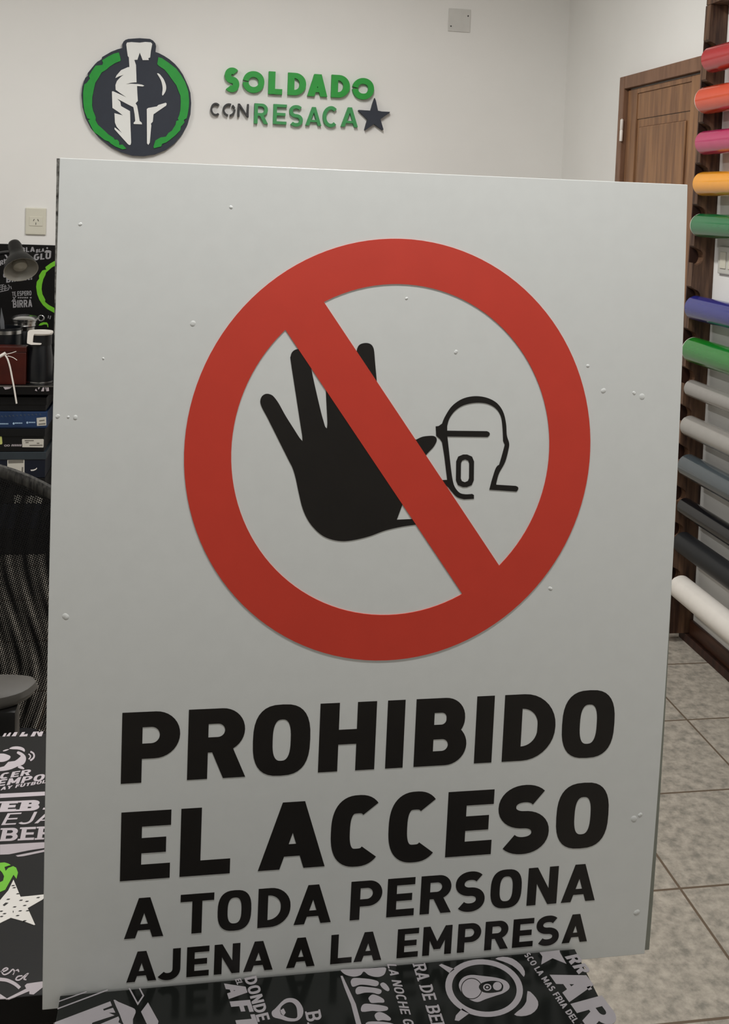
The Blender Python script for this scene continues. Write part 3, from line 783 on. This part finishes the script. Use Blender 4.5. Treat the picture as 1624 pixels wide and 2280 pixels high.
for p, wd in (([(190, 1330), (540, 1320)], 70), ([(200, 1570), (440, 1560)], 44), ([(520, 1450), (515, 1560)], 34), ([(215, 1510), (235, 1508)], 20)): line(bm, B2, zS, p, wd, d1=.0007)
link('label_text', bm, LINK_, lb)
bm = bmesh.new(); poly(bm, B2, zS, [(705, 1512), (770, 1508), (820, 1490), (850, 1462), (858, 1482), (830, 1512), (780, 1535), (715, 1540)]); link('white_mark', bm, M_WINK2, boxes[2])
bm = bmesh.new()
B3 = Plane('Y', 4.07)
for sgn in (1, -1):
    f = lambda x, y: (868 + sgn * (x - 868), y)
    poly(bm, B3, zS, [f(762, 1790), f(818, 1772), f(826, 1800), f(815, 1822), f(862, 1826), f(862, 1838), f(815, 1842), f(828, 1865), f(812, 1895), f(764, 1882), f(770, 1862), f(800, 1832), f(772, 1812)])
link('white_emblem', bm, M_WINK2, boxes[3])
bm = bmesh.new(); poly(bm, B2, zS, [(330, 2090), (980, 2130), (960, 2290), (320, 2280)]); link('label', bm, LABEL, boxes[3])

# ------------------------------------------------------------------ office chair
ch = thing('office_chair', (-.52, 1.9, 0), 'black mesh-back office chair between the printed desk and the wall desk', 'office chair')
def back_surface(x0, x1, z0, ztop, y, bow, nx=14, nz=14):
    bm = bmesh.new(); g = []
    for j in range(nz + 1):
        rw = []
        for i in range(nx + 1):
            a = i / nx; q = j / nz; x = x0 + (x1 - x0) * a
            zt = ztop - .34 * (x - (x0 + x1) / 2) ** 2 / ((x1 - x0) / 2) ** 2 * .25
            rw.append(bm.verts.new((x, y - bow * (1 - (2 * a - 1) ** 2) + .05 * (1 - q) ** 2 * 0 - .03 * math.sin(math.pi * q), z0 + (zt - z0) * q)))
        g.append(rw)
    for j in range(nz):
        for i in range(nx): bm.faces.new((g[j][i], g[j][i + 1], g[j + 1][i + 1], g[j + 1][i]))
    return bm
CX0, CX1 = -.76, -.22
link('back_mesh', back_surface(CX0, CX1, .31, .872, 2.10, -.05), mesh_fabric('chair_mesh_front', 950), ch, True)
link('back_mesh', back_surface(CX0, CX1, .31, .872, 2.122, -.05), mesh_fabric('chair_mesh_rear', 950, 1.2), ch, True)
bm = bmesh.new()
top = []
for i in range(21):
    a = i / 20; x = CX0 + (CX1 - CX0) * a
    top.append((x, 2.11 + .05 * (1 - (2 * a - 1) ** 2), .872 - .085 * (2 * a - 1) ** 2))
tube(bm, top, .012, 10)
for v in bm.verts: v.co.z += .35 * (v.co.z - .872 + .085 * ((v.co.x - CX0) / (CX1 - CX0) * 2 - 1) ** 2)
tube(bm, [(CX1, 2.11, .79), (CX1 - .005, 2.09, .55), (CX1 - .02, 2.11, .31)], .012, 10)
tube(bm, [(CX0, 2.11, .79), (CX0 + .005, 2.09, .55), (CX0 + .02, 2.11, .31)], .012, 10)
tube(bm, [(CX0 + .02, 2.11, .31), (-.49, 2.15, .305), (CX1 - .02, 2.11, .31)], .012, 10)
link('back_frame', bm, mat('ribbed_hem', (70, 68, 64), .7, .2, rgb2=(30, 29, 28), scale=150, stretch=(1.2, 1, .1)), ch, True)
bm = bmesh.new(); box(bm, -.74, -.27, 1.62, 2.02, .33, .39, bev=.025); link('seat', bm, mat('seat_fabric', (30, 30, 32), .85, .2), ch, True)
bm = bmesh.new(); box(bm, -.53, -.45, 2.0, 2.17, .345, .365, bev=.006); box(bm, -.53, -.45, 2.15, 2.17, .345, .62, bev=.006); link('back_bracket', bm, M_CHAIR, ch)
for sx in (1, -1):
    f = lambda x: x if sx > 0 else -.99 - x
    bm = bmesh.new()
    outline = [(-.237, 1.705), (-.240, 1.722), (-.255, 1.735), (-.30, 1.741), (-.36, 1.738), (-.43, 1.725), (-.455, 1.70), (-.45, 1.665), (-.42, 1.648), (-.36, 1.642), (-.29, 1.655), (-.253, 1.675)]
    lo_ = smooth_loop(outline, 3)
    cxm = -.345; cym = 1.69
    rings = []
    for z, k in ((.600, .80), (.606, .94), (.615, 1.0), (.624, .96), (.628, .85)):
        rings.append([bm.verts.new((f(cxm + (u - cxm) * k), cym + (v - cym) * k, z)) for u, v in lo_])
    for a, b in zip(rings, rings[1:]):
        for i in range(len(a)): bm.faces.new((a[i], a[(i + 1) % len(a)], b[(i + 1) % len(a)], b[i]))
    bm.faces.new(rings[0][::-1]); bm.faces.new(rings[-1])
    arm = link('armrest', bm, M_ARM, ch, True); arm['label'] = 'grey armrest pad'
    bm = bmesh.new()
    box(bm, *sorted((f(-.315), f(-.262))), 1.655, 1.70, .53, .602, bev=.008)
    tube(bm, [(f(-.285), 1.68, .55), (f(-.262), 1.72, .42), (f(-.262), 1.78, .345), (f(-.34), 1.80, .335)], .015, 10)
    post = link('arm_post', bm, M_CHAIR, ch, True)
    bm = bmesh.new(); box(bm, *sorted((f(-.281), f(-.271))), 1.645, 1.657, .40, .56, bev=.002)
    link('metal_slide', bm, M_STEEL, post)
link('gas_column', newlathe([(0, .07), (.03, .07), (.03, .20), (.02, .205), (.02, .335), (0, .335)], (-.50, 1.83, 0), (0, 0, 1), 20), M_CHAIR, ch, True)
for k in range(5):
    a = 2 * math.pi * k / 5 + .3
    e = Vector((-.50 + .29 * math.cos(a), 1.83 + .29 * math.sin(a), .065))
    bm = bmesh.new(); tube(bm, [(-.50, 1.83, .10), Vector((-.50, 1.83, .10)).lerp(e, .5), e], [.028, .022, .016], 10)
    lg = link('base_arm', bm, M_CHAIR, ch, True)
    link('castor', newlathe([(0, -.022), (.022, -.022), (.025, -.012), (.025, .012), (.022, .022), (0, .022)], e - Vector((0, 0, .04)), (-math.sin(a), math.cos(a), 0), 18), M_BLKP, lg, True)

# ------------------------------------------------------------------ printed desk at the left
LZ = .66
yB0, yF0 = 1.4745, .9815
TD = Plane('Z', LZ, side=1)
pd = thing('printed_desk', (-.6, 1.23, 0), 'desk covered in black vinyl with white slogans and a white star, left of the sign', 'desk')
link('desktop', newbox(-1.25, -.105, yF0, yB0, LZ - .03, LZ, bev=.001), M_VINYL, pd)
link('front_panel', newbox(-1.23, -.115, yF0 + .002, yF0 + .018, .12, LZ - .03), M_VINYL, pd)
for x in (-1.21, -.145):
    for y in (yF0 + .045, yB0 - .03): link('leg', newbox(x - .02, x + .02, y - .02, y + .02, 0, LZ - .03, bev=.002), M_BLKP, pd)
z6, z7 = Zoom(0, 1620, 7.6), Zoom(0, 1900, 6)
bm = bmesh.new()
for p in ([(40, 155), (75, 100), (110, 98), (85, 155)], [(105, 150), (160, 90), (190, 88), (160, 150)], [(195, 150), (245, 82), (298, 80), (265, 150)], [(325, 155), (375, 82), (425, 78), (397, 125), (470, 108), (460, 150)], [(515, 155), (565, 74), (622, 72), (585, 150)], [(618, 72), (662, 70), (655, 100), (690, 70), (735, 68), (705, 150), (650, 150)]): poly(bm, TD, z6, p)
bm = done('lettering_print', bm, M_WINK, pd)
for p in ([(155, 365), (210, 330), (300, 322), (380, 340), (420, 375), (415, 415), (370, 390), (290, 372)], [(50, 395), (100, 375), (155, 370), (110, 395), (60, 405)], [(-60, 450), (0, 445), (60, 445), (130, 465), (180, 495), (150, 545), (70, 580), (0, 585), (-60, 575)],
          [(285, 440), (305, 405), (370, 430), (420, 470), (440, 520), (430, 580), (390, 630), (300, 660), (200, 705), (100, 730), (0, 740), (-60, 735), (-60, 690), (70, 660), (140, 585), (250, 570), (330, 510), (350, 480)], [(300, 680), (340, 645), (410, 690), (390, 710)]):
    poly(bm, TD, z6, p, sm=2)
line(bm, TD, z6, [(482, 450), (512, 475), (512, 510), (485, 540)], 20); line(bm, TD, z6, [(515, 410), (565, 440), (578, 490), (556, 530), (512, 562)], 28)
bm = done('ball_print', bm, M_WINK, pd)
ztext(bm, TD, z6, 'CER', (-15, 878), (500, 805), (40, -98), s=.24)
ztext(bm, TD, z6, 'EMPO', (-70, 1003), (735, 895), (50, -112), s=.24)
ztext(bm, TD, z6, 'AY FUTBOL', (5, 1065), (770, 942), (26, -55), s=.24)
bm = done('lettering_print', bm, M_WINK, pd)
poly(bm, TD, z6, [(0, 1125), (760, 1088), (760, 1153), (0, 1195)])
bm = done('stripe_print', bm, M_WINK, pd)
ztext(bm, TD, z6, 'EB', (-20, 1435), (650, 1405), (62, -180), s=.30, slab=True)
poly(bm, TD, z6, [(720, 1392), (735, 1362), (760, 1360), (760, 1392)])
ztext(bm, TD, z6, 'EJA', (20, 1655), (900, 1610), (110, -200), s=.14)
ztext(bm, TD, z6, 'BER', (0, 1930), (905, 1890), (50, -222), s=.22, slab=True)
bm = done('lettering_print', bm, M_WINK, pd)
poly(bm, TD, z6, [(0, 1985), (760, 1944), (760, 2042), (500, 2080), (150, 2150), (0, 2155)]); poly(bm, TD, z6, [(265, 2170), (760, 2070), (760, 2105), (400, 2180), (300, 2190)])
bm = done('stripe_print', bm, M_WINK, pd)
for p in ([(10, 1585), (60, 1578), (105, 1550), (82, 1535), (40, 1560), (30, 1600), (60, 1625), (120, 1600), (170, 1555), (190, 1580), (165, 1640), (205, 1585), (240, 1560), (250, 1590)], [(300, 1640), (240, 1650), (212, 1690), (260, 1695), (330, 1640), (372, 1612), (320, 1680), (352, 1692)]): line(bm, TD, z7, p, 18)
line(bm, TD, z7, [(-40, 1682), (0, 1687), (100, 1702), (200, 1750), (265, 1805)], 46)
bm = done('script_print', bm, M_WINK, pd)
poly(bm, TD, z7, [(75, 1952), (350, 1812), (330, 1772), (360, 1745), (590, 1712), (590, 1780), (450, 1890), (392, 1885), (392, 1845), (200, 1925), (120, 1955)])
poly(bm, TD, z7, [(0, 1882), (95, 1945), (0, 1950)])
link('arrow_print', bm, M_WINK, pd)
bm = bmesh.new()
poly(bm, TD, z7, [(180, 355), (275, 585), (430, 570), (570, 555), (640, 545), (570, 620), (370, 735), (470, 958), (455, 962), (330, 915), (145, 865), (0, 935), (-60, 970), (-60, 640), (0, 630), (50, 570), (110, 500)])
st = link('white_star_print', bm, M_WINK2, pd)
bm = bmesh.new()
for x, y in ((175, 437), (190, 465), (240, 546), (110, 620), (280, 633), (360, 648), (195, 722), (270, 775), (330, 703), (60, 812), (20, 850), (15, 780), (510, 597), (370, 772), (235, 838), (330, 908)):
    poly(bm, TD, z7, [(x - 26, y + 5), (x - 5, y - 7), (x + 26, y - 6), (x + 8, y + 6)], .0002, .0007)
poly(bm, TD, z7, [(38, 695), (75, 665), (112, 668), (85, 690), (55, 710)], .0002, .0007); poly(bm, TD, z7, [(170, 775), (182, 775), (180, 798), (172, 798)], .0002, .0007)
link('scratch_print', bm, M_INK, st)
bm = bmesh.new()
poly(bm, TD, z7, [(-60, 135), (0, 130), (60, 125), (110, 140), (145, 160), (60, 185), (75, 240), (110, 200), (175, 175), (215, 195), (240, 260), (220, 345), (180, 290), (70, 490), (0, 520), (-60, 545), (-60, 400), (0, 390), (40, 370), (55, 310), (30, 260), (0, 230), (-60, 220)])
link('green_print', bm, M_GINK, pd)['label'] = 'lime green print above the star'
FP = Plane('Y', yF0 + .002)
bm = bmesh.new()
line(bm, FP, z7, [(355, 2070), (388, 2130), (392, 2200), (375, 2330)], 60)
poly(bm, FP, z7, [(0, 2090), (110, 2075), (140, 2110), (130, 2220), (95, 2330), (50, 2330), (80, 2220), (85, 2140), (50, 2125), (0, 2130)])
link('front_print', bm, M_WINK, pd)

# ------------------------------------------------------------------ small table with printed top, carrying the sign
TZ = .70
tx0, tx1, ty1, ty0 = -.1031, .4008, .929, .50
tb = thing('printed_table', (.15, .72, 0), 'small table with glossy black printed top in front of the white sign', 'table')
link('tabletop', newbox(tx0, tx1, ty0, ty1, TZ - .018, TZ, bev=.0008), M_GLOSS, tb)
TP = Plane('Z', TZ, side=1)
zt1, zt2, zt3, zt4 = Zoom(110, 2130, 4.164), Zoom(460, 2130, 4.164), Zoom(740, 2100, 6.246), Zoom(960, 2080, 3.867)
bm = bmesh.new(); K = dict(d0=-.0003, d1=.00012)
line(bm, TP, zt1, [(88, 416), (345, 326)], 9, **K); line(bm, TP, zt1, [(76, 484), (540, 310)], 11, **K)
line(bm, TP, zt1, [(740, 292), (820, 440), (872, 362), (835, 292)], 13, sm=0, **K)
for p in ([(50, 610), (565, 415), (580, 455), (498, 487), (505, 502), (590, 475), (612, 520), (550, 520), (605, 545), (400, 612), (380, 650), (45, 650)], [(440, 640), (640, 555), (650, 580), (640, 610), (695, 640), (560, 650)], [(850, 512), (915, 425), (1012, 600), (1000, 660), (920, 660)]): poly(bm, TP, zt1, p, **K)
poly(bm, TP, zt1, [(595, 402), (640, 420), (700, 445), (740, 462), (790, 485), (800, 520), (775, 580), (770, 660), (705, 660), (650, 530)], sm=2, **K)
bm = done('chef_print', bm, M_WINK4, tb)
ztext(bm, TP, zt2, 'AFTER', (163, 250), (395, 1010), (185, -15), s=.27, **K)
ztext(bm, TP, zt2, 'DONDE ESTA', (350, 200), (600, 1020), (110, -24), s=.23, **K)
ztext(bm, TP, zt2, 'EL', (262, 212), (285, 262), (55, -10), s=.24, **K)
bm = done('lettering_print', bm, M_WINK4, tb)
poly(bm, TP, zt2, [smooth_loop([(605, 515), (640, 480), (720, 400), (790, 385), (850, 410), (895, 480), (890, 550), (840, 595), (760, 600), (690, 580), (620, 560)], 3), smooth_loop([(690, 470), (740, 430), (790, 425), (830, 460), (842, 520), (835, 570), (770, 570), (720, 550), (690, 520)], 3)], **K)
poly(bm, TP, zt2, [(680, 500), (715, 480), (735, 520), (715, 548), (690, 535)], **K)
bm = done('bottle_opener_print', bm, M_WINK4, tb)
ztext(bm, TP, zt2, 'BA', (915, 522), (955, 720), (140, -22), s=.2, slab=True, **K)
bm = done('lettering_print', bm, M_WINK4, tb)
poly(bm, TP, zt2, [(1243, 180), (1262, 178), (1320, 300), (1385, 440), (1440, 640), (1392, 640), (1340, 440), (1280, 290)], **K)
for p in ([(120, 372), (250, 366), (430, 356), (600, 346), (735, 338), (748, 380), (720, 440), (650, 470), (570, 465), (500, 440), (440, 395), (400, 440), (330, 465), (250, 460), (170, 430)], [(262, 520), (300, 487), (420, 490), (550, 505), (640, 535), (642, 580), (600, 600), (480, 582), (380, 580), (290, 608), (262, 565)], [(668, 570), (710, 548), (760, 580), (797, 640), (780, 668), (740, 655), (690, 615)],
          [(325, 650), (370, 605), (480, 610), (600, 625), (680, 650), (682, 690), (640, 710), (560, 690), (450, 690), (345, 712)], [(507, 760), (560, 715), (640, 735), (715, 780), (720, 825), (640, 828), (545, 832), (515, 795)], [(405, 890), (450, 845), (560, 850), (680, 865), (770, 890), (762, 935), (650, 950), (560, 942), (415, 955)],
          [(590, 1005), (640, 960), (720, 975), (812, 1040), (800, 1078), (700, 1070), (630, 1078)], [(470, 1150), (500, 1095), (700, 1095), (850, 1124), (840, 1180), (600, 1190)]): poly(bm, TP, zt3, p, sm=3, **K)
bm = done('script_print', bm, M_WINK4, tb)
ztext(bm, TP, zt3, 'LA NOCHE GRANDE', (762, 290), (1160, 1700), (128, 8), s=.2, **K)
ztext(bm, TP, zt3, 'RA DE BEER', (1120, 300), (1440, 1340), (175, -12), s=.2, slab=True, **K)
bm = done('lettering_print', bm, M_WINK4, tb)
poly(bm, TP, zt4, [ell(458, 465, 336, 246, 48, 8), ell(460, 465, 280, 202, 48, 8)], **K)
for p in ([(68, 268), (90, 256), (205, 302), (160, 335)], [(205, 742), (215, 700), (270, 640), (330, 682), (240, 748)]): poly(bm, TP, zt4, p, **K)
for p in ([(555, 212), (620, 195), (700, 210), (770, 260), (808, 320), (800, 368), (760, 320), (700, 270), (620, 235)], [(832, 490), (880, 520), (922, 580), (915, 640), (860, 690), (780, 707), (717, 692), (780, 640), (822, 580)]): poly(bm, TP, zt4, p, sm=2, **K)
poly(bm, TP, zt4, [smooth_loop([(240, 440), (270, 380), (340, 352), (440, 360), (560, 375), (640, 400), (675, 440), (670, 475), (620, 510), (560, 530), (470, 560), (400, 585), (330, 560), (270, 510)], 3), smooth_loop([(412, 455), (440, 420), (520, 402), (590, 410), (622, 440), (617, 480), (590, 497), (500, 508), (440, 495)], 3)], **K)
poly(bm, TP, zt4, [ell(485, 458, 36, 30, 20), ell(485, 458, 24, 20, 20)], **K); poly(bm, TP, zt4, ell(485, 458, 12, 10, 12), **K); poly(bm, TP, zt4, ell(572, 448, 38, 36, 20), **K)
bm = done('can_print', bm, M_WINK4, tb)
ztext(bm, TP, zt4, 'SCO LA MAS FRIA DEL MUNDO', (800, 178), (1400, 1010), (46, -22), s=.22, **K)
poly(bm, TP, zt4, [(935, 158), (1108, 138), (1112, 160), (1168, 256), (1048, 208), (950, 262), (960, 192)], **K)
ztext(bm, TP, zt4, 'RR', (1152, 195), (1272, 345), (108, -24), s=.26, **K)
ztext(bm, TP, zt4, 'AR', (1022, 350), (1365, 830), (262, -68), s=.26, gap=.05, **K)
poly(bm, TP, zt4, [(1342, 455), (1372, 446), (1388, 474), (1358, 484)], **K)
link('lettering_print', bm, M_WINK4, tb)
bm = bmesh.new(); poly(bm, TP, zt4, [ell(350, 470, 92, 92, 32), ell(350, 470, 85, 85, 32)], .0001, .0002); link('ring_print', bm, M_INK, tb)
for x in (tx0 + .03, tx1 - .03):
    for y in (ty0 + .03, ty1 - .03): link('leg', newbox(x - .015, x + .015, y - .015, y + .015, 0, TZ - .018, bev=.002), M_BLKP, tb)
SB, SY = .6835, .934                       # bottom edge and front face of the sign
link('sign_ledge', newbox(tx0 + .02, tx1 - .02, ty1 - .03, SY + .022, SB - .02, SB - .0015, bev=.001), M_BLKP, tb)

# ------------------------------------------------------------------ the sign
SX0, SX1, SZ1 = -.1195, .4795, 1.4765
sg = thing('prohibition_sign', (.18, SY, SB), 'large white board with a red prohibition ring and black Spanish lettering', 'sign')
BOW = .0135                                # the board bows gently towards the room at mid height
def bulge(z): return BOW * max(0.0, 1 - ((z - (SB + SZ1) / 2) / ((SZ1 - SB) / 2)) ** 2)
def bend(bm):
    z = SB + .02
    while z < SZ1:
        bmesh.ops.bisect_plane(bm, geom=bm.verts[:] + bm.edges[:] + bm.faces[:], plane_co=(0, 0, z), plane_no=(0, 0, 1), dist=1e-6)
        z += .02
    for v in bm.verts: v.co.y -= bulge(v.co.z)
    return bm
class Bowed(Plane):
    def uv(s, x, y):
        d = ray(x, y); val = SY
        for _ in range(6):
            p = Vector((0, 0, EYE)) + d * (val / d.y)
            val = SY - bulge(p.z)
        return (p.x, p.z)
bm = bmesh.new(); box(bm, SX0, SX1, SY, SY + .004, SB, SZ1, bev=.0006)
link('face_sheet', bend(bm), M_SIGN, sg)
bm = bmesh.new()
a = .0125; ca, sa = math.cos(a), math.sin(a); pc2 = ((SX0 + SX1) / 2, 1.23)
vs = []
q = [(SX0, SB + .001), (SX1, SB + .001), (SX1, SZ1 - .0035), (SX0, SZ1 - .0005)]
q = [(pc2[0] + (x - pc2[0]) - sa * (z - pc2[1]), z) for x, z in q]
prism(bm, lambda u, v, d: Vector((u, SY + .004 + d, v)), [q], 0, .010)
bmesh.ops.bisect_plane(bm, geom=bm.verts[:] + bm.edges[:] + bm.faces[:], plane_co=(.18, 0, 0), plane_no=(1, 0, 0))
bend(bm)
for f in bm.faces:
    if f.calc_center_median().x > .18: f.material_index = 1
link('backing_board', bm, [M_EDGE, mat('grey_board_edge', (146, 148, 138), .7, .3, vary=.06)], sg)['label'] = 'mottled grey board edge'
SP = Bowed('Y', SY)
bm = bmesh.new()
def el(c, rx, rz, n=120): return [(c[0] + rx * math.cos(2 * math.pi * i / n), c[1] + rz * math.sin(2 * math.pi * i / n)) for i in range(n)]
def ring(l, r, t, b):
    l, r, t, b = (SP.uv(*q) for q in (l, r, t, b))
    return el(((l[0] + r[0]) / 2, (t[1] + b[1]) / 2), (r[0] - l[0]) / 2, (t[1] - b[1]) / 2)
prism(bm, SP.p3, [ring((410, 1012), (1315, 985), (876, 531), (852, 1470)), ring((515, 1008), (1224, 985), (878, 632), (858, 1369))], -.0004, .0007)
zr = Zoom(390, 510, 1.7095)
lo0, lo1, hi0, hi1 = [Vector(SP.uv(*zr(*p))) for p in ((418, 380), (1095, 1390), (565, 275), (1235, 1282))]
ex = lambda p, qq, k: tuple(p + (p - qq) * k)
prism(bm, SP.p3, [[ex(lo0, lo1, .04), ex(lo1, lo0, .04), ex(hi1, hi0, .04), ex(hi0, hi1, .04)]], -.0004, .00068)
link('prohibition_ring', bend(bm), M_RED, sg)['label'] = 'red ring with diagonal bar'
zh = Zoom(560, 740, 2.619)
def run(*p, n=5): return [(v.x, v.y) for v in smooth_path([(x, y, 0) for x, y in p], n)]      # a curved stretch of an outline
bm = bmesh.new()
poly(bm, SP, zh, run((298, 634), (280, 613), (250, 566), (200, 487), (160, 415), (135, 380), (118, 365), (95, 358), (75, 362), (58, 378), (52, 405), (62, 438), (95, 500), (150, 610), (215, 740), (240, 790), (258, 850), (275, 930), (300, 1030), (340, 1110), (400, 1174), (460, 1205), (530, 1217), (600, 1210), (690, 1188), (780, 1155), (880, 1132), (980, 1118))
     + [(945, 1088)] + [(848, 1092)] + run((890, 980), (960, 800), (1018, 716), (1060, 670), (1078, 640), (1081, 622), (1072, 608), (1050, 603), (1000, 608), (962, 625))
     + [(880, 600), (745, 400)] + run((732, 288), (722, 180), (716, 110), (709, 84), (696, 69), (675, 62), (650, 64), (630, 73), (618, 92), (612, 120), (590, 240))
     + [(575, 350), (545, 350)] + run((520, 260), (505, 205), (470, 195), (445, 205), (434, 240), (434, 320), (437, 400), (443, 520), (440, 560))
     + run((440, 560), (430, 548), (420, 515), (405, 460), (370, 310), (350, 215), (336, 150), (320, 115), (300, 99), (275, 97), (252, 103), (236, 118), (229, 140), (230, 170), (262, 380), (285, 530), (296, 600), (298, 634))[:-1])
link('hand_symbol', bend(bm), M_INK, sg)['label'] = 'black raised hand symbol'
bm = bmesh.new()
poly(bm, SP, zh, [(1075, 548), (1092, 546)] + run((1112, 532), (1130, 490), (1170, 430), (1230, 388), (1300, 372), (1370, 380), (1430, 410), (1468, 462), (1485, 530), (1490, 600), (1503, 645), (1500, 680), (1480, 755), (1445, 820), (1428, 880))
     + [(1428, 888), (1542, 895)] + run((1542, 895), (1555, 902), (1556, 914), (1546, 928))[1:] + [(1388, 917)] + run((1400, 870), (1422, 800), (1436, 777))
     + run((1445, 772), (1462, 715), (1478, 655)) + run((1468, 632), (1465, 560), (1455, 490), (1425, 443), (1375, 416), (1310, 410), (1240, 424), (1190, 455), (1156, 500), (1142, 545))
     + [(1142, 573), (1375, 576)] + run((1375, 576), (1388, 584), (1390, 597), (1378, 610))[1:] + [(1143, 607)] + run((1147, 640), (1160, 760), (1172, 850), (1186, 900), (1215, 935), (1250, 944), (1288, 942))
     + [(1298, 948), (1298, 970)] + run((1240, 973), (1200, 960), (1168, 928), (1150, 905)) + [(1120, 880), (1090, 862), (1142, 860), (1125, 720), (1112, 640), (1100, 622), (1078, 603)])
def rr(x0, y0, x1, y1, r): return [(x1 - r, y0), (x1 - r * .3, y0 + r * .3), (x1, y0 + r), (x1, y1 - r), (x1 - r * .3, y1 - r * .3), (x1 - r, y1), (x0 + r, y1), (x0 + r * .3, y1 - r * .3), (x0, y1 - r), (x0, y0 + r), (x0 + r * .3, y0 + r * .3), (x0 + r, y0)]
sk = lambda L: [(x + (800 - y) * .012, y) for x, y in L]
poly(bm, SP, zh, [sk(rr(1194, 712, 1298, 902, 40)), sk(rr(1222, 741, 1270, 873, 22))])
link('face_symbol', bend(bm), M_INK, sg)['label'] = 'black shouting face symbol'

def sign_row(part, z_, letters, base, cap, s):
    zb = sum(SP.uv(*p)[1] for p in base) / len(base); zc = sum(SP.uv(*p)[1] for p in cap) / len(cap)
    H = zc - zb
    bm = bmesh.new()
    for c, zz, x0, x1, y in letters:
        u0, u1 = SP.uv(*zz(x0, y))[0], SP.uv(*zz(x1, y))[0]
        for k, sh in enumerate(glyph(c, (u1 - u0) / H, s, 2.7)):
            prism(bm, SP.p3, [[(u0 + p[0] * H, zb + p[1] * H) for p in l] for l in sh], -.0003, .0003 + k * 1.5e-5)
    link(part, bend(bm), M_INK, sg)['label'] = 'black line of lettering reading ' + z_
z5, zA, zB = Zoom(230, 1520, 1.388), Zoom(260, 1920, 3.007), Zoom(780, 1900, 2.9)
sign_row('lettering', 'PROHIBIDO', [('P', z5, 57, 237, 190), ('R', z5, 262, 437, 190), ('O', z5, 463, 640, 175), ('H', z5, 668, 842, 168), ('I', z5, 876, 930, 162), ('B', z5, 964, 1124, 158), ('I', z5, 1151, 1205, 152), ('D', z5, 1237, 1397, 147), ('O', z5, 1418, 1579, 142)],
         [z5(55, 303), z5(667, 276), z5(872, 267), z5(1147, 257)], [z5(60, 86), z5(672, 64), z5(882, 57), z5(1245, 44)], .272)
sign_row('lettering', 'EL ACCESO', [('E', z5, 54, 208, 500), ('L', z5, 236, 391, 590), ('A', z5, 478, 684, 576), ('C', z5, 703, 867, 463), ('C', z5, 881, 1043, 458), ('E', z5, 1062, 1203, 446), ('S', z5, 1218, 1380, 437), ('O', z5, 1400, 1560, 428)],
         [z5(52, 605), z5(235, 597), z5(478, 583), z5(1058, 549)], [z5(57, 395), z5(240, 388), z5(1070, 346)], .28)
sign_row('lettering', 'A TODA PERSONA', [('A', zA, 50, 312, 475), ('T', zA, 430, 655, 190), ('O', zA, 677, 902, 305), ('D', zA, 947, 1164, 293), ('A', zA, 1185, 1433, 405), ('P', zB, 3, 205, 305), ('E', zB, 239, 415, 290), ('R', zB, 455, 650, 275), ('S', zB, 678, 872, 258), ('O', zB, 907, 1106, 243), ('N', zB, 1146, 1338, 228), ('A', zB, 1360, 1577, 330)],
         [zA(510, 456), zA(945, 428), zB(235, 416), zB(450, 402), zB(1140, 355)], [zA(430, 198), zA(655, 186), zB(247, 173), zB(463, 157), zB(1155, 113)], .232)
sign_row('lettering', 'AJENA A LA EMPRESA', [('A', zA, 65, 265, 768), ('J', zA, 284, 428, 650), ('E', zA, 470, 619, 645), ('N', zA, 654, 826, 630), ('A', zA, 848, 1044, 715), ('A', zA, 1135, 1325, 695), ('L', zA, 1430, 1572, 670), ('A', zB, 22, 200, 692), ('E', zB, 304, 440, 585), ('M', zB, 470, 655, 570), ('P', zB, 694, 843, 560), ('R', zB, 870, 1018, 545), ('E', zB, 1050, 1182, 530), ('S', zB, 1200, 1350, 515), ('A', zB, 1365, 1527, 592)],
         [zA(468, 748), zA(652, 735), zA(1428, 680), zB(300, 684), zB(865, 640), zB(1045, 624)], [zA(474, 549), zA(658, 535), zA(1435, 486), zB(308, 495), zB(878, 460), zB(1060, 442)], .235)
# air bubbles trapped under the vinyl
for x, y, r in ((430, 720, .0030), (178, 500, .0018), (1430, 883, .0036), (1413, 876, .002), (145, 1372, .0034), (128, 928, .0022), (152, 929, .0014), (168, 929, .0024), (1412, 1822, .0040), (1425, 1815, .0025), (1250, 820, .0022), (1262, 826, .002), (1310, 815, .002), (1225, 1310, .0022), (230, 798, .0012), (515, 462, .002), (1420, 2030, .0034), (1345, 870, .003), (1175, 660, .0018), (1015, 785, .0022), (905, 665, .0015)):
    u, v = SP.uv(x, y); r *= .78; bm = bmesh.new()
    for k in range(2):
        uu, vv = u + random.uniform(-.6, .6) * r * k, v + random.uniform(-.5, .5) * r * k
        lathe(bm, [(r * 1.1, -.0001), (r * 1.0, .00005), (r * .7, .0003), (r * .35, .00045), (0, .0005)], (uu, SY - bulge(vv), vv), (0, -1, 0), 14)
    link('air_bubble', bm, M_SIGN, sg, True)
